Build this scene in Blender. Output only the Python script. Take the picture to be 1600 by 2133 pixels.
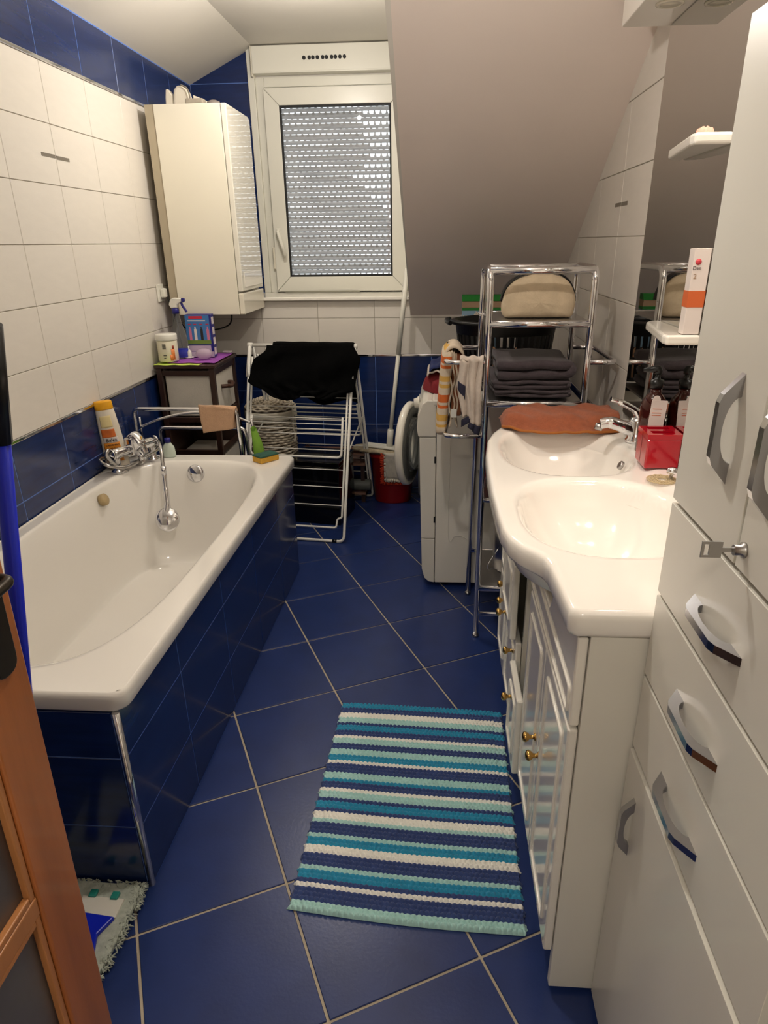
import bpy, bmesh, math, random
from mathutils import Vector, Matrix
random.seed(7)
for o in list(bpy.data.objects): bpy.data.objects.remove(o, do_unlink=True)
scene = bpy.context.scene
COL = scene.collection
# ---------------------------------------------------------------- camera (fitted to tile grids of floor and walls)
CAM = Vector((1.4160, -0.3437, 1.4406))
YAW, PITCH, ROLL, FPX, PPX, PPY = -0.0715, 0.4089, -0.0135, 1404.92, 816.2, 1113.78
IW, IH = 1600.0, 2133.0
_f = Vector((math.sin(YAW)*math.cos(PITCH), math.cos(YAW)*math.cos(PITCH), -math.sin(PITCH)))
_r0 = Vector((math.cos(YAW), -math.sin(YAW), 0)); _u0 = _r0.cross(_f)
_r = math.cos(ROLL)*_r0 + math.sin(ROLL)*_u0; _u = -math.sin(ROLL)*_r0 + math.cos(ROLL)*_u0
cd = bpy.data.cameras.new('camera'); cam = bpy.data.objects.new('camera', cd); COL.objects.link(cam)
cam.matrix_world = Matrix(((_r.x, _u.x, -_f.x, CAM.x), (_r.y, _u.y, -_f.y, CAM.y), (_r.z, _u.z, -_f.z, CAM.z), (0, 0, 0, 1)))
cd.sensor_fit = 'VERTICAL'; cd.sensor_height = 24.0; cd.sensor_width = 18.0
cd.lens = FPX/IH*24.0
cd.shift_x = -(PPX-IW/2)/IH; cd.shift_y = (PPY-IH/2)/IH
cd.clip_start = 0.02; cd.clip_end = 100
scene.camera = cam
# ---------------------------------------------------------------- view, world, lights
vs = scene.view_settings
vs.view_transform = 'Standard'; vs.look = 'None'; vs.exposure = 0.0; vs.gamma = 1.0; vs.use_curve_mapping = False
world = bpy.data.worlds.new('sky'); scene.world = world; world.use_nodes = True
_bg = world.node_tree.nodes['Background']; _bg.inputs['Color'].default_value = (0.90, 0.95, 1.0, 1); _bg.inputs['Strength'].default_value = 2.2
def add_light(name, typ, loc, power, color, size=0.05, rot=None, spot=None, blend=0.5):
    ld = bpy.data.lights.new(name, typ); ld.energy = power; ld.color = color
    if typ in ('POINT', 'SPOT'): ld.shadow_soft_size = size
    if typ == 'AREA': ld.shape = 'DISK'; ld.size = size
    if spot: ld.spot_size = spot; ld.spot_blend = blend
    o = bpy.data.objects.new(name, ld); COL.objects.link(o); o.location = loc
    if rot: o.rotation_euler = rot
    return o
WARM = (1.0, 0.925, 0.845)
# the two ceiling lamps of the room (fixtures are built below, above the picture frame)
LAMP_A = Vector((0.82, 2.80, 2.27)); LAMP_B = Vector((1.28, 1.00, 2.06))
add_light('ceiling_bulb_light', 'POINT', LAMP_A, 21, WARM, 0.012)
add_light('ceiling_bulb_light', 'POINT', LAMP_B, 19, WARM, 0.025)
FILL_H = Vector((1.15, -1.15, 2.36))
add_light('hall_fill_light', 'POINT', FILL_H, 22, WARM, 0.06)  # unseen lamp added behind the camera as frontal fill
# spots in the canopy over the mirror
SPOTS = [(1.955, 1.22, 1.945), (1.955, 0.78, 1.945)]
for s in SPOTS:
    add_light('canopy_spot_light', 'SPOT', s, 8, (1.0, 0.80, 0.66), 0.025, (0, math.radians(-14), 0), math.radians(130), 0.6)
# ---------------------------------------------------------------- helpers
def ray(px, py): return _f + ((px-PPX)/FPX)*_r - ((py-PPY)/FPX)*_u
def onX(px, py, x): d = ray(px, py); return CAM + d*((x-CAM.x)/d.x)
def onY(px, py, y): d = ray(px, py); return CAM + d*((y-CAM.y)/d.y)
def onZ(px, py, z): d = ray(px, py); return CAM + d*((z-CAM.z)/d.z)
def lin(c):
    c = c/255.0
    return c/12.92 if c <= 0.04045 else ((c+0.055)/1.055)**2.4
def rgb(r, g, b): return (lin(r), lin(g), lin(b), 1.0)
MATS = {}
def mat(name, col, rough=0.5, metal=0.0, var=0.0, vscale=8.0, bump=0.0, bscale=60.0, coat=0.0, trans=0.0, ior=1.45, emit=None, estr=0.0, sheen=0.0, stretch=None, alpha=1.0, spec=None, sss=0.0):
    if name in MATS: return MATS[name]
    m = bpy.data.materials.new(name); m.use_nodes = True; MATS[name] = m
    nt = m.node_tree; b = nt.nodes['Principled BSDF']
    b.inputs['Base Color'].default_value = col; b.inputs['Roughness'].default_value = rough; b.inputs['Metallic'].default_value = metal
    b.inputs['Coat Weight'].default_value = coat; b.inputs['Coat Roughness'].default_value = 0.08
    b.inputs['Transmission Weight'].default_value = trans; b.inputs['IOR'].default_value = ior
    b.inputs['Sheen Weight'].default_value = sheen; b.inputs['Alpha'].default_value = alpha
    if spec is not None: b.inputs['Specular IOR Level'].default_value = spec
    if sss: b.inputs['Subsurface Weight'].default_value = sss; b.inputs['Subsurface Radius'].default_value = (0.02, 0.01, 0.01)
    if emit: b.inputs['Emission Color'].default_value = emit; b.inputs['Emission Strength'].default_value = estr
    tc = None
    if var or bump:
        tc = nt.nodes.new('ShaderNodeTexCoord'); mp = nt.nodes.new('ShaderNodeMapping')
        nt.links.new(tc.outputs['Object'], mp.inputs['Vector'])
        if stretch: mp.inputs['Scale'].default_value = stretch
    if var:
        n = nt.nodes.new('ShaderNodeTexNoise'); n.inputs['Scale'].default_value = vscale; n.inputs['Detail'].default_value = 5
        r = nt.nodes.new('ShaderNodeValToRGB')
        r.color_ramp.elements[0].position = 0.25; r.color_ramp.elements[1].position = 0.75
        r.color_ramp.elements[0].color = tuple(max(0, c*(1-var)) for c in col[:3])+(1,)
        r.color_ramp.elements[1].color = tuple(min(1, c*(1+var)) for c in col[:3])+(1,)
        nt.links.new(mp.outputs['Vector'], n.inputs['Vector']); nt.links.new(n.outputs['Fac'], r.inputs['Fac']); nt.links.new(r.outputs['Color'], b.inputs['Base Color'])
    if bump:
        n2 = nt.nodes.new('ShaderNodeTexNoise'); n2.inputs['Scale'].default_value = bscale; n2.inputs['Detail'].default_value = 3
        bp = nt.nodes.new('ShaderNodeBump'); bp.inputs['Strength'].default_value = bump; bp.inputs['Distance'].default_value = 0.004
        nt.links.new(mp.outputs['Vector'], n2.inputs['Vector']); nt.links.new(n2.outputs['Fac'], bp.inputs['Height']); nt.links.new(bp.outputs['Normal'], b.inputs['Normal'])
    return m
class MB:
    """collects shapes, then builds ONE mesh object"""
    def __init__(s): s.v = []; s.f = []; s.sm = []; s.mi = []; s.cur = 0
    def add(s, vs_, fs_, smooth=False):
        n = len(s.v); s.v += [tuple(v) for v in vs_]
        for f in fs_: s.f.append([i+n for i in f]); s.sm.append(smooth); s.mi.append(s.cur)
        return s
    def box(s, x0, x1, y0, y1, z0, z1, M=None):
        vs_ = [Vector(p) for p in ((x0,y0,z0),(x1,y0,z0),(x1,y1,z0),(x0,y1,z0),(x0,y0,z1),(x1,y0,z1),(x1,y1,z1),(x0,y1,z1))]
        if M: vs_ = [M @ v for v in vs_]
        return s.add(vs_, [(3,2,1,0),(4,5,6,7),(0,1,5,4),(1,2,6,5),(2,3,7,6),(3,0,4,7)])
    def prism(s, poly, h0, h1, M=None, smooth=False):
        n = len(poly)
        vs_ = [Vector((p[0], p[1], h0)) for p in poly]+[Vector((p[0], p[1], h1)) for p in poly]
        if M: vs_ = [M @ v for v in vs_]
        s.add(vs_, [tuple(range(n-1, -1, -1)), tuple(range(n, 2*n))])
        k = len(s.v)-2*n
        for i in range(n):
            j = (i+1) % n; s.f.append([k+i, k+j, k+n+j, k+n+i]); s.sm.append(smooth); s.mi.append(s.cur)
        return s
    def tube(s, pts, r, seg=10, closed=False, cap=True, flat=None):
        pts = [Vector(p) for p in pts]; n = len(pts)
        rr = r if isinstance(r, (list, tuple)) else [r]*n
        tang = []
        for i in range(n):
            if closed: t = pts[(i+1) % n]-pts[i-1]
            else: t = pts[min(i+1, n-1)]-pts[max(i-1, 0)]
            tang.append(t.normalized() if t.length > 1e-9 else Vector((0, 0, 1)))
        a = Vector((0, 0, 1)) if abs(tang[0].z) < 0.9 else Vector((1, 0, 0))
        nrm = (a-tang[0]*a.dot(tang[0])).normalized(); vs_ = []
        for i in range(n):
            nrm = nrm-tang[i]*nrm.dot(tang[i]); nrm.normalize()
            bi = tang[i].cross(nrm)
            for k in range(seg):
                an = 2*math.pi*k/seg; vs_.append(pts[i]+nrm*(math.cos(an)*rr[i]*(flat or 1))+bi*(math.sin(an)*rr[i]))
        fs_ = []
        for i in range(n if closed else n-1):
            j = (i+1) % n
            for k in range(seg):
                k2 = (k+1) % seg; fs_.append((i*seg+k, i*seg+k2, j*seg+k2, j*seg+k))
        base = len(s.v); s.add(vs_, fs_, True)
        if cap and not closed:
            s.f.append([base+k for k in range(seg-1, -1, -1)]); s.sm.append(False); s.mi.append(s.cur)
            s.f.append([base+(n-1)*seg+k for k in range(seg)]); s.sm.append(False); s.mi.append(s.cur)
        return s
    def lathe(s, prof, seg=24, M=None, smooth=True, sx=1.0, sy=1.0, caps=True):
        vs_ = []
        for (r, z) in prof:
            for k in range(seg):
                a = 2*math.pi*k/seg; v = Vector((r*sx*math.cos(a), r*sy*math.sin(a), z)); vs_.append(M @ v if M else v)
        fs_ = []; n = len(prof)
        for i in range(n-1):
            for k in range(seg):
                k2 = (k+1) % seg; fs_.append((i*seg+k, i*seg+k2, (i+1)*seg+k2, (i+1)*seg+k))
        base = len(s.v); s.add(vs_, fs_, smooth)
        if caps:
            if prof[0][0] > 1e-6: s.f.append([base+k for k in range(seg-1, -1, -1)]); s.sm.append(False); s.mi.append(s.cur)
            if prof[-1][0] > 1e-6: s.f.append([base+(n-1)*seg+k for k in range(seg)]); s.sm.append(False); s.mi.append(s.cur)
        return s
    def grid(s, fn, nu, nv, smooth=True, cu=False):
        vs_ = [fn(i/(nu if cu else nu-1), j/(nv-1)) for i in range(nu) for j in range(nv)]
        fs_ = []
        for i in range(nu if cu else nu-1):
            i2 = (i+1) % nu
            for j in range(nv-1): fs_.append((i*nv+j, i2*nv+j, i2*nv+j+1, i*nv+j+1))
        return s.add(vs_, fs_, smooth)
    def build(s, name, m, parent=None, bevel=0, bseg=2, sub=0, solid=0, soff=-1, smooth=False, loc=None):
        me = bpy.data.meshes.new(name)
        if loc is not None: s.v = [(v[0]-loc[0], v[1]-loc[1], v[2]-loc[2]) for v in s.v]
        me.from_pydata(s.v, [], s.f)
        for mm in (m if isinstance(m, (list, tuple)) else [m]): me.materials.append(mm)
        for p, a, k in zip(me.polygons, s.sm, s.mi): p.use_smooth = a or smooth; p.material_index = k
        bm = bmesh.new(); bm.from_mesh(me); bmesh.ops.remove_doubles(bm, verts=bm.verts, dist=1e-6)
        bmesh.ops.recalc_face_normals(bm, faces=bm.faces); bm.to_mesh(me); bm.free()
        o = bpy.data.objects.new(name, me); COL.objects.link(o)
        if loc is not None: o.location = loc
        if parent is not None: put(o, parent)
        if solid: md = o.modifiers.new('solid', 'SOLIDIFY'); md.thickness = solid; md.offset = soff
        if bevel: md = o.modifiers.new('bevel', 'BEVEL'); md.width = bevel; md.segments = bseg; md.limit_method = 'ANGLE'; md.angle_limit = 0.6
        if sub: md = o.modifiers.new('sub', 'SUBSURF'); md.levels = sub; md.render_levels = sub
        return o
WM = {}
def wm(o):
    m = Matrix.LocRotScale(o.location, o.rotation_euler, o.scale)
    return (WM[o.parent.as_pointer()] if False else (wm(o.parent) @ m)) if o.parent else m
def put(o, parent):
    """parent o, keeping its world place (parents are only moved/turned empties or meshes)"""
    w = Matrix.LocRotScale(o.location, o.rotation_euler, o.scale)
    o.parent = parent
    l, q, sc = (wm(parent).inverted() @ w).decompose(); o.location = l; o.rotation_euler = q.to_euler(); o.scale = sc
def tag(o, label, cat, group=None, kind=None):
    o['label'] = label; o['category'] = cat
    if group: o['group'] = group
    if kind: o['kind'] = kind
    return o
def thing(name, label, cat, loc=(0, 0, 0), group=None, kind=None):
    o = bpy.data.objects.new(name, None); COL.objects.link(o); o.location = loc; o.empty_display_size = 0.05
    return tag(o, label, cat, group, kind)
def struct(o, label=None):
    o['kind'] = 'structure'
    if label: o['label'] = label
    return o
def fillet(pts, r, n=5, closed=False):
    pts = [Vector(p) for p in pts]; out = []; N = len(pts)
    for i, p in enumerate(pts):
        if not closed and i in (0, N-1): out.append(p); continue
        a = pts[i-1]; b = pts[(i+1) % N]; da = a-p; db = b-p
        d = min(r, da.length*0.49, db.length*0.49); pa = p+da.normalized()*d; pb = p+db.normalized()*d
        for k in range(n+1):
            t = k/n; out.append((1-t)**2*pa+2*t*(1-t)*p+t*t*pb)
    return out
def spline(pts, n=8):
    P = [Vector(p) for p in pts]; out = []
    for i in range(len(P)-1):
        p0 = P[max(i-1, 0)]; p1 = P[i]; p2 = P[i+1]; p3 = P[min(i+2, len(P)-1)]
        for k in range(n):
            t = k/n
            out.append(0.5*((2*p1)+(p2-p0)*t+(2*p0-5*p1+4*p2-p3)*t*t+(3*p1-p0-3*p2+p3)*t**3))
    out.append(P[-1]); return out
def smooth01(t): t = max(0.0, min(1.0, t)); return t*t*(3-2*t)
def interp(xs, ys, x):
    if x <= xs[0]: return ys[0]
    for i in range(len(xs)-1):
        if x <= xs[i+1]: t = (x-xs[i])/(xs[i+1]-xs[i]); return ys[i]*(1-t)+ys[i+1]*t
    return ys[-1]
def frame_to(origin, xdir, ydir):
    """matrix whose local x,y lie in the given directions"""
    x = Vector(xdir).normalized(); y = Vector(ydir); y = (y-x*y.dot(x)).normalized(); z = x.cross(y); o = Vector(origin)
    return Matrix(((x.x, y.x, z.x, o.x), (x.y, y.y, z.y, o.y), (x.z, y.z, z.z, o.z), (0, 0, 0, 1)))
def text(name, s, size, M, m, parent, align='CENTER', depth=0.0004, wide=1.0):
    cu = bpy.data.curves.new('txt', 'FONT'); cu.body = s; cu.size = size; cu.align_x = align; cu.align_y = 'CENTER'; cu.extrude = depth; cu.resolution_u = 3
    t = bpy.data.objects.new('txt', cu); COL.objects.link(t)
    bpy.context.view_layer.update()
    me = bpy.data.meshes.new_from_object(t.evaluated_get(bpy.context.evaluated_depsgraph_get()))
    bpy.data.objects.remove(t, do_unlink=True)
    for v in me.vertices: v.co = M @ Vector((v.co.x*wide, v.co.y, v.co.z))
    me.materials.clear(); me.materials.append(m); me.name = name
    o = bpy.data.objects.new(name, me); COL.objects.link(o); put(o, parent); return o
# ---------------------------------------------------------------- materials
white_tile = mat('white_tile', rgb(226, 220, 210), 0.28, var=0.02, vscale=5, bump=0.05, bscale=25, stretch=(1, 3, 10))
blue_tile = mat('blue_tile', rgb(23, 43, 92), 0.16, var=0.22, vscale=6, bump=0.04, bscale=30, stretch=(1, 1, 8), coat=0.2)
floor_tile = mat('floor_tile', rgb(32, 50, 102), 0.30, var=0.14, vscale=9, bump=0.06, bscale=120)
grout_white = mat('grout_grey', rgb(172, 164, 150), 0.8, var=0.08, vscale=20)
grout_blue = mat('grout_blue', rgb(96, 130, 200), 0.7, var=0.1, vscale=20)
grout_floor = mat('grout_floor', rgb(176, 164, 144), 0.85, var=0.12, vscale=25)
plaster = mat('plaster', rgb(222, 217, 207), 0.55, var=0.02, vscale=4, bump=0.04, bscale=80)
plaster_gloss = mat('plaster_gloss', rgb(240, 226, 216), 0.30, var=0.02, vscale=3, bump=0.05, bscale=14)
pvc = mat('white_pvc', rgb(228, 226, 214), 0.28, var=0.01, vscale=5)
white_gloss = mat('white_gloss', rgb(240, 236, 226), 0.14, var=0.012, vscale=4, coat=0.4)
cream_gloss = mat('cream_gloss', rgb(230, 224, 206), 0.16, var=0.012, vscale=4, coat=0.3)
cabinet_grey = mat('cabinet_white', rgb(228, 225, 214), 0.30, var=0.012, vscale=4, coat=0.15)
ceramic = mat('ceramic', rgb(246, 242, 234), 0.07, var=0.01, vscale=3, coat=0.5)
enamel = mat('enamel', rgb(238, 234, 226), 0.12, var=0.01, vscale=3, coat=0.5)
chrome = mat('chrome', rgb(225, 225, 228), 0.07, metal=1.0, var=0.02, vscale=6)
steel = mat('brushed_steel', rgb(180, 178, 176), 0.28, metal=1.0, var=0.05, vscale=30)
brass = mat('brass', rgb(196, 158, 92), 0.22, metal=1.0, var=0.06, vscale=30)
black_pl = mat('black_plastic', rgb(18, 18, 18), 0.3, var=0.1, vscale=10)
rubber = mat('black_gasket', rgb(20, 20, 20), 0.6, var=0.1, vscale=10)
seam_shade = mat('painted_seam_shade', rgb(70, 62, 50), 0.8, var=0.1, vscale=10)
inlay = mat('grey_inlay', rgb(118, 110, 98), 0.35, var=0.05)
W, D, DW = 2.022, 3.6345, 4.05
ZC = 2.43                       # flat ceiling
def slope_z(y): return 1.990-0.581*(y-2.040)
ROWS = [2.0487, 1.8488, 1.6489, 1.4489, 1.2490, 1.0491, 0.8435]   # white tile joints
# ---------------------------------------------------------------- floor
def clip(poly, a, b, c):       # keep a*x+b*y<=c
    out = []
    for i in range(len(poly)):
        p, q = poly[i], poly[(i+1) % len(poly)]; dp = a*p[0]+b*p[1]-c; dq = a*q[0]+b*q[1]-c
        if dp <= 0: out.append(p)
        if dp*dq < 0: t = dp/(dp-dq); out.append((p[0]+(q[0]-p[0])*t, p[1]+(q[1]-p[1])*t))
    return out
fl = struct(MB().box(-0.1, W+0.1, -0.50, D+0.10, -0.10, -0.0035).build('floor', grout_floor), 'blue tiled bathroom floor with pale diagonal joints')
S, FA, FX, FY = 0.348, 0.4546, 0.2909, 1.6001; c_, s_ = math.cos(FA), math.sin(FA)
for i in range(-9, 12):
    for j in range(-12, 12):
        g = 0.0032
        pl = [(FX+S*(a*c_+b*s_), FY+S*(a*s_-b*c_)) for a, b in ((i+g/S, j+g/S), (i+1-g/S, j+g/S), (i+1-g/S, j+1-g/S), (i+g/S, j+1-g/S))]
        pl = clip(clip(clip(clip(pl, -1, 0, 0.0), 1, 0, W), 0, -1, 0.42), 0, 1, D)
        if len(pl) < 3: continue
        ar = abs(sum(pl[k][0]*pl[(k+1) % len(pl)][1]-pl[(k+1) % len(pl)][0]*pl[k][1] for k in range(len(pl))))/2
        if ar < 0.0004: continue
        MB().prism(pl, -0.009, 0.0).build('tile', floor_tile, fl, bevel=0.0012, bseg=1)
# ---------------------------------------------------------------- wall tiles
TM = {}
def tile(parent, m, u0, u1, v0, v1, plane, at, gap=0.0013):
    """plane 'x+' : tile on wall x=at facing +x (u=y, v=z); 'x-' facing -x; 'y-' facing -y (u=x)"""
    su, sv = u1-u0-2*gap, v1-v0-2*gap
    if su < 0.006 or sv < 0.006: return
    key = (round(su, 4), round(sv, 4), plane, m.name)
    if key not in TM:
        t = 0.006
        if plane[0] == 'x': b = MB().box(-t if plane == 'x+' else 0, 0 if plane == 'x+' else t, -su/2, su/2, -sv/2, sv/2)
        else: b = MB().box(-su/2, su/2, 0, t, -sv/2, sv/2)
        me = bpy.data.meshes.new('tile'); me.from_pydata(b.v, [], b.f); me.materials.append(m)
        bm = bmesh.new(); bm.from_mesh(me); bmesh.ops.recalc_face_normals(bm, faces=bm.faces); bmesh.ops.bevel(bm, geom=list(bm.edges), offset=0.0012, segments=1, affect='EDGES'); bm.to_mesh(me); bm.free()
        TM[key] = me
    o = bpy.data.objects.new('tile', TM[key]); COL.objects.link(o)
    u, v = (u0+u1)/2, (v0+v1)/2
    o.location = (at, u, v) if plane[0] == 'x' else (u, at, v)
    put(o, parent); return o
def cuts(start, step, lo, hi):
    k = math.floor((lo-start)/step); xs = [lo]
    while True:
        k += 1; x = start+k*step
        if x >= hi-0.004: break
        if x > lo+0.004: xs.append(x)
    return xs+[hi]
BROWS = [0.8365, 0.6372, 0.4373, 0.2374, 0.0375, 0.0]
# left wall
wl = struct(MB().box(-0.12, -0.0035, -0.54, 4.17, 0, 2.60).build('wall_left', grout_white), 'left wall with white tiles between blue tile bands')
gb = MB().box(-0.0035, -0.001, -0.42, DW, 0, 0.838).box(-0.0035, -0.001, -0.42, DW, 2.056, 2.29).build('blue_grout', grout_blue, wl)
ys = cuts(2.0674, 0.328, -0.42, DW)
for a, b in zip(ys[:-1], ys[1:]):
    for k in range(6): tile(wl, white_tile, a, b, ROWS[k+1]+(0.004 if k == 5 else 0), ROWS[k]-(0.004 if k == 0 else 0), 'x+', 0.0)
    for k in range(5): tile(wl, blue_tile, a, b, BROWS[k+1], BROWS[k], 'x+', 0.0, 0.0015)
    tile(wl, blue_tile, a, b, 2.055, 2.262, 'x+', 0.0, 0.0015)
for z in (0.842, 2.051):
    t = MB().box(-0.004, 0.004, -0.42, DW, z-0.006, z+0.006).build('chrome_strip', chrome, wl, bevel=0.002)
for yy, zz in ((2.345, 1.7445), (2.446, 1.7425)):
    MB().box(-0.001, 0.0012, yy-0.047, yy+0.047, zz-0.006, zz+0.006).build('silver_inlay', inlay, wl)
# right wall
wr_ = struct(MB().box(W+0.0035, W+0.12, -0.54, D+0.1, 0, 2.60).build('wall_right', grout_white), 'right wall with white tiles under the sloping ceiling')
MB().box(W+0.001, W+0.0035, -0.42, D, 0, 0.838).build('blue_grout', grout_blue, wr_)
ys = cuts(1.8949, 0.3399, -0.42, D)
ROWR = [2.448, 2.248]+ROWS
for a, b in zip(ys[:-1], ys[1:]):
    for k in range(8):
        if ROWR[k+1] > slope_z(a)+0.05: continue
        tile(wr_, white_tile, a, b, ROWR[k+1]+(0.004 if k == 7 else 0), ROWR[k], 'x-', W)
    for k in range(5): tile(wr_, blue_tile, a, b, BROWS[k+1], BROWS[k], 'x-', W, 0.0015)
MB().box(W-0.004, W+0.003, -0.42, D, 0.836, 0.848).build('chrome_strip', chrome, wr_, bevel=0.002)
for yy in (2.185, 2.272):
    MB().box(W-0.0012, W+0.001, yy-0.040, yy+0.040, 1.543, 1.555).build('silver_inlay', inlay, wr_)
# knee wall at the back
wb_ = struct(MB().box(-0.12, W+0.12, D+0.0035, D+0.12, 0, 1.145).build('wall_back', grout_white), 'low back wall with white tiles over blue tiles')
MB().box(0, W, D+0.001, D+0.0035, 0, 0.838).build('blue_grout', grout_blue, wb_)
xs = cuts(0.7261, 0.3235, 0.0, W)
for a, b in zip(xs[:-1], xs[1:]):
    tile(wb_, white_tile, a, b, ROWS[6]+0.004, ROWS[5], 'y-', D)
    tile(wb_, white_tile, a, b, ROWS[5], 1.147, 'y-', D)
    for k in range(5): tile(wb_, blue_tile, a, b, BROWS[k+1], BROWS[k], 'y-', D, 0.0015)
MB().box(0, W, D-0.004, D+0.003, 0.836, 0.848).build('chrome_strip', chrome, wb_, bevel=0.002)
# sill on the knee wall
struct(MB().box(-0.003, 1.26, D-0.030, DW+0.02, 1.147, 1.165).build('trim_1', white_gloss, bevel=0.004), 'white window sill board on top of the back wall')
# window wall around the window
WX0, WX1, WZ0, WZ1 = 0.372, 1.262, 1.165, 2.290
ww = struct(MB().box(-0.12, 0.335, DW+0.004, DW+0.14, 1.10, 2.60).box(WX1, 1.40, DW, DW+0.14, 1.0, 2.60).box(-0.12, 1.40, DW+0.004, DW+0.14, 2.29, 2.60).box(-0.12, 1.40, DW, DW+0.14, 0.9, 1.165)
            .build('wall_window', plaster), 'recessed window wall of the dormer')
MB().box(0, 0.335, DW+0.001, DW+0.0041, 1.165, 2.45).build('blue_grout', grout_blue, ww)
for a, b in ((0.0, 0.335),):
    for z0, z1 in ((1.165, 1.255), (1.255, 1.455), (1.455, 1.655), (1.655, 1.855), (1.855, 2.055), (2.055, 2.268), (2.268, 2.45)):
        tile(ww, blue_tile, a, b, z0, z1, 'y-', DW, 0.0015)
MB().box(0.335, WX0, DW-0.018, DW+0.10, 1.165, 2.44).build('jamb_cover', pvc, ww, bevel=0.003)
# dormer cheek, sloping ceiling, ceilings
XD = 1.253
ck = MB(); Mck = Matrix(((0, 0, 1, 0), (1, 0, 0, 0), (0, 1, 0, 0), (0, 0, 0, 1)))
ck.prism([(1.275, 2.435), (4.17, 2.60), (4.17, 1.0), (D+0.09, slope_z(D+0.09))], XD, XD+0.05, Mck)
struct(ck.build('wall_dormer_cheek', plaster), 'white side wall of the dormer')
sl = MB(); ya, yb = 1.20, D+0.09
sl.add([(XD+0.022, ya, slope_z(ya)), (W+0.1, ya, slope_z(ya)), (W+0.1, yb, slope_z(yb)), (XD, yb, slope_z(yb)),
        (XD+0.022, ya, slope_z(ya)+0.12), (W+0.1, ya, slope_z(ya)+0.12), (W+0.1, yb, slope_z(yb)+0.12), (XD, yb, slope_z(yb)+0.12)],
       [(0,1,2,3),(7,6,5,4),(0,4,5,1),(1,5,6,2),(2,6,7,3),(3,7,4,0)])
struct(sl.build('ceiling_slope', plaster_gloss), 'sloping glossy painted roof side over the washing machine')
struct(MB().box(0.372, W+0.1, -0.54, 4.17, ZC, ZC+0.10).build('ceiling', plaster), 'flat white ceiling')
cs = MB(); cs.prism([(-0.1, 2.222), (0.373, ZC), (0.373, ZC+0.1), (-0.1, 2.40)], -0.54, 4.17, Matrix(((1, 0, 0, 0), (0, 0, 1, 0), (0, 1, 0, 0), (0, 0, 0, 1))))
struct(cs.build('ceiling_left', plaster), 'narrow ceiling strip tilted down to the left wall')
# front wall with the doorway the photograph is taken from, short hallway behind it
struct(MB().box(-0.1, 0.84, -0.54, -0.42, 0, 2.6).box(1.70, W+0.1, -0.54, -0.42, 0, 2.6).box(0.84, 1.70, -0.54, -0.42, 2.06, 2.6).build('wall_front', plaster), 'wall with the doorway')
struct(MB().box(0.2, 2.3, -1.9, -1.8, -0.1, 2.6).box(0.1, 0.2, -1.9, -0.5, -0.1, 2.6).box(2.2, 2.3, -1.9, -0.5, -0.1, 2.6).box(0.1, 2.3, -1.9, -0.5, 2.5, 2.6).box(0.1, 2.3, -1.9, -0.5, -0.1, -0.004).build('wall_hallway', plaster), 'plain hallway walls outside the door')
# ---------------------------------------------------------------- window
win = bpy.data.objects.new('window_1', None); COL.objects.link(win); struct(win, 'white plastic window with a closed roller shutter behind the pane')
YF = DW-0.005
def ring(mb, x0, x1, z0, z1, w, y0, y1):
    mb.box(x0, x0+w, y0, y1, z0, z1).box(x1-w, x1, y0, y1, z0, z1).box(x0+w, x1-w, y0, y1, z1-w, z1).box(x0+w, x1-w, y0, y1, z0, z0+w); return mb
ring(MB(), WX0, WX1, WZ0, WZ1, 0.048, YF, YF+0.08).build('window_frame', pvc, win, bevel=0.004)
def mitre(mb, x0, x1, z0, z1, w, y0, y1):
    o = [(x0, z0), (x1, z0), (x1, z1), (x0, z1)]; i = [(x0+w, z0+w), (x1-w, z0+w), (x1-w, z1-w), (x0+w, z1-w)]
    for k in range(4):
        l = (k+1) % 4; q = [o[k], o[l], i[l], i[k]]; g = 0.0004
        cx = sum(p[0] for p in q)/4; cz = sum(p[1] for p in q)/4
        q = [(p[0]+(cx-p[0])*g*4, p[1]+(cz-p[1])*g*4) for p in q]
        mb.prism(q, y0, y1, Matrix(((1, 0, 0, 0), (0, 0, 1, 0), (0, 1, 0, 0), (0, 0, 0, 1))))
    return mb
SX0, SX1, SZ0, SZ1 = 0.418, 1.216, 1.170, 2.236
sash = mitre(MB(), SX0, SX1, SZ0, SZ1, 0.086, YF-0.028, YF+0.04).build('sash', pvc, win, bevel=0.004)
GX0, GX1, GZ0, GZ1 = SX0+0.086, SX1-0.086, SZ0+0.086, SZ1-0.086
ring(MB(), GX0-0.001, GX1+0.001, GZ0-0.001, GZ1+0.001, 0.010, YF-0.026, YF-0.006).build('gasket', rubber, sash)
glass = mat('window_glass', (1, 1, 1, 1), 0.0, trans=1.0, ior=1.45, var=0.001)
MB().box(GX0, GX1, YF-0.004, YF, GZ0, GZ1).build('pane', glass, win)
h = MB(); hx = 0.452
h.box(hx-0.013, hx+0.013, YF-0.038, YF-0.028, 1.455, 1.525)
h.build('handle_plate', pvc, sash, bevel=0.004)
h = MB().tube(fillet([(hx, YF-0.036, 1.512), (hx, YF-0.066, 1.512), (hx+0.012, YF-0.070, 1.47), (hx+0.040, YF-0.070, 1.375)], 0.012), 0.011, 10, flat=0.6)
h.build('handle_lever', pvc, sash)
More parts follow.
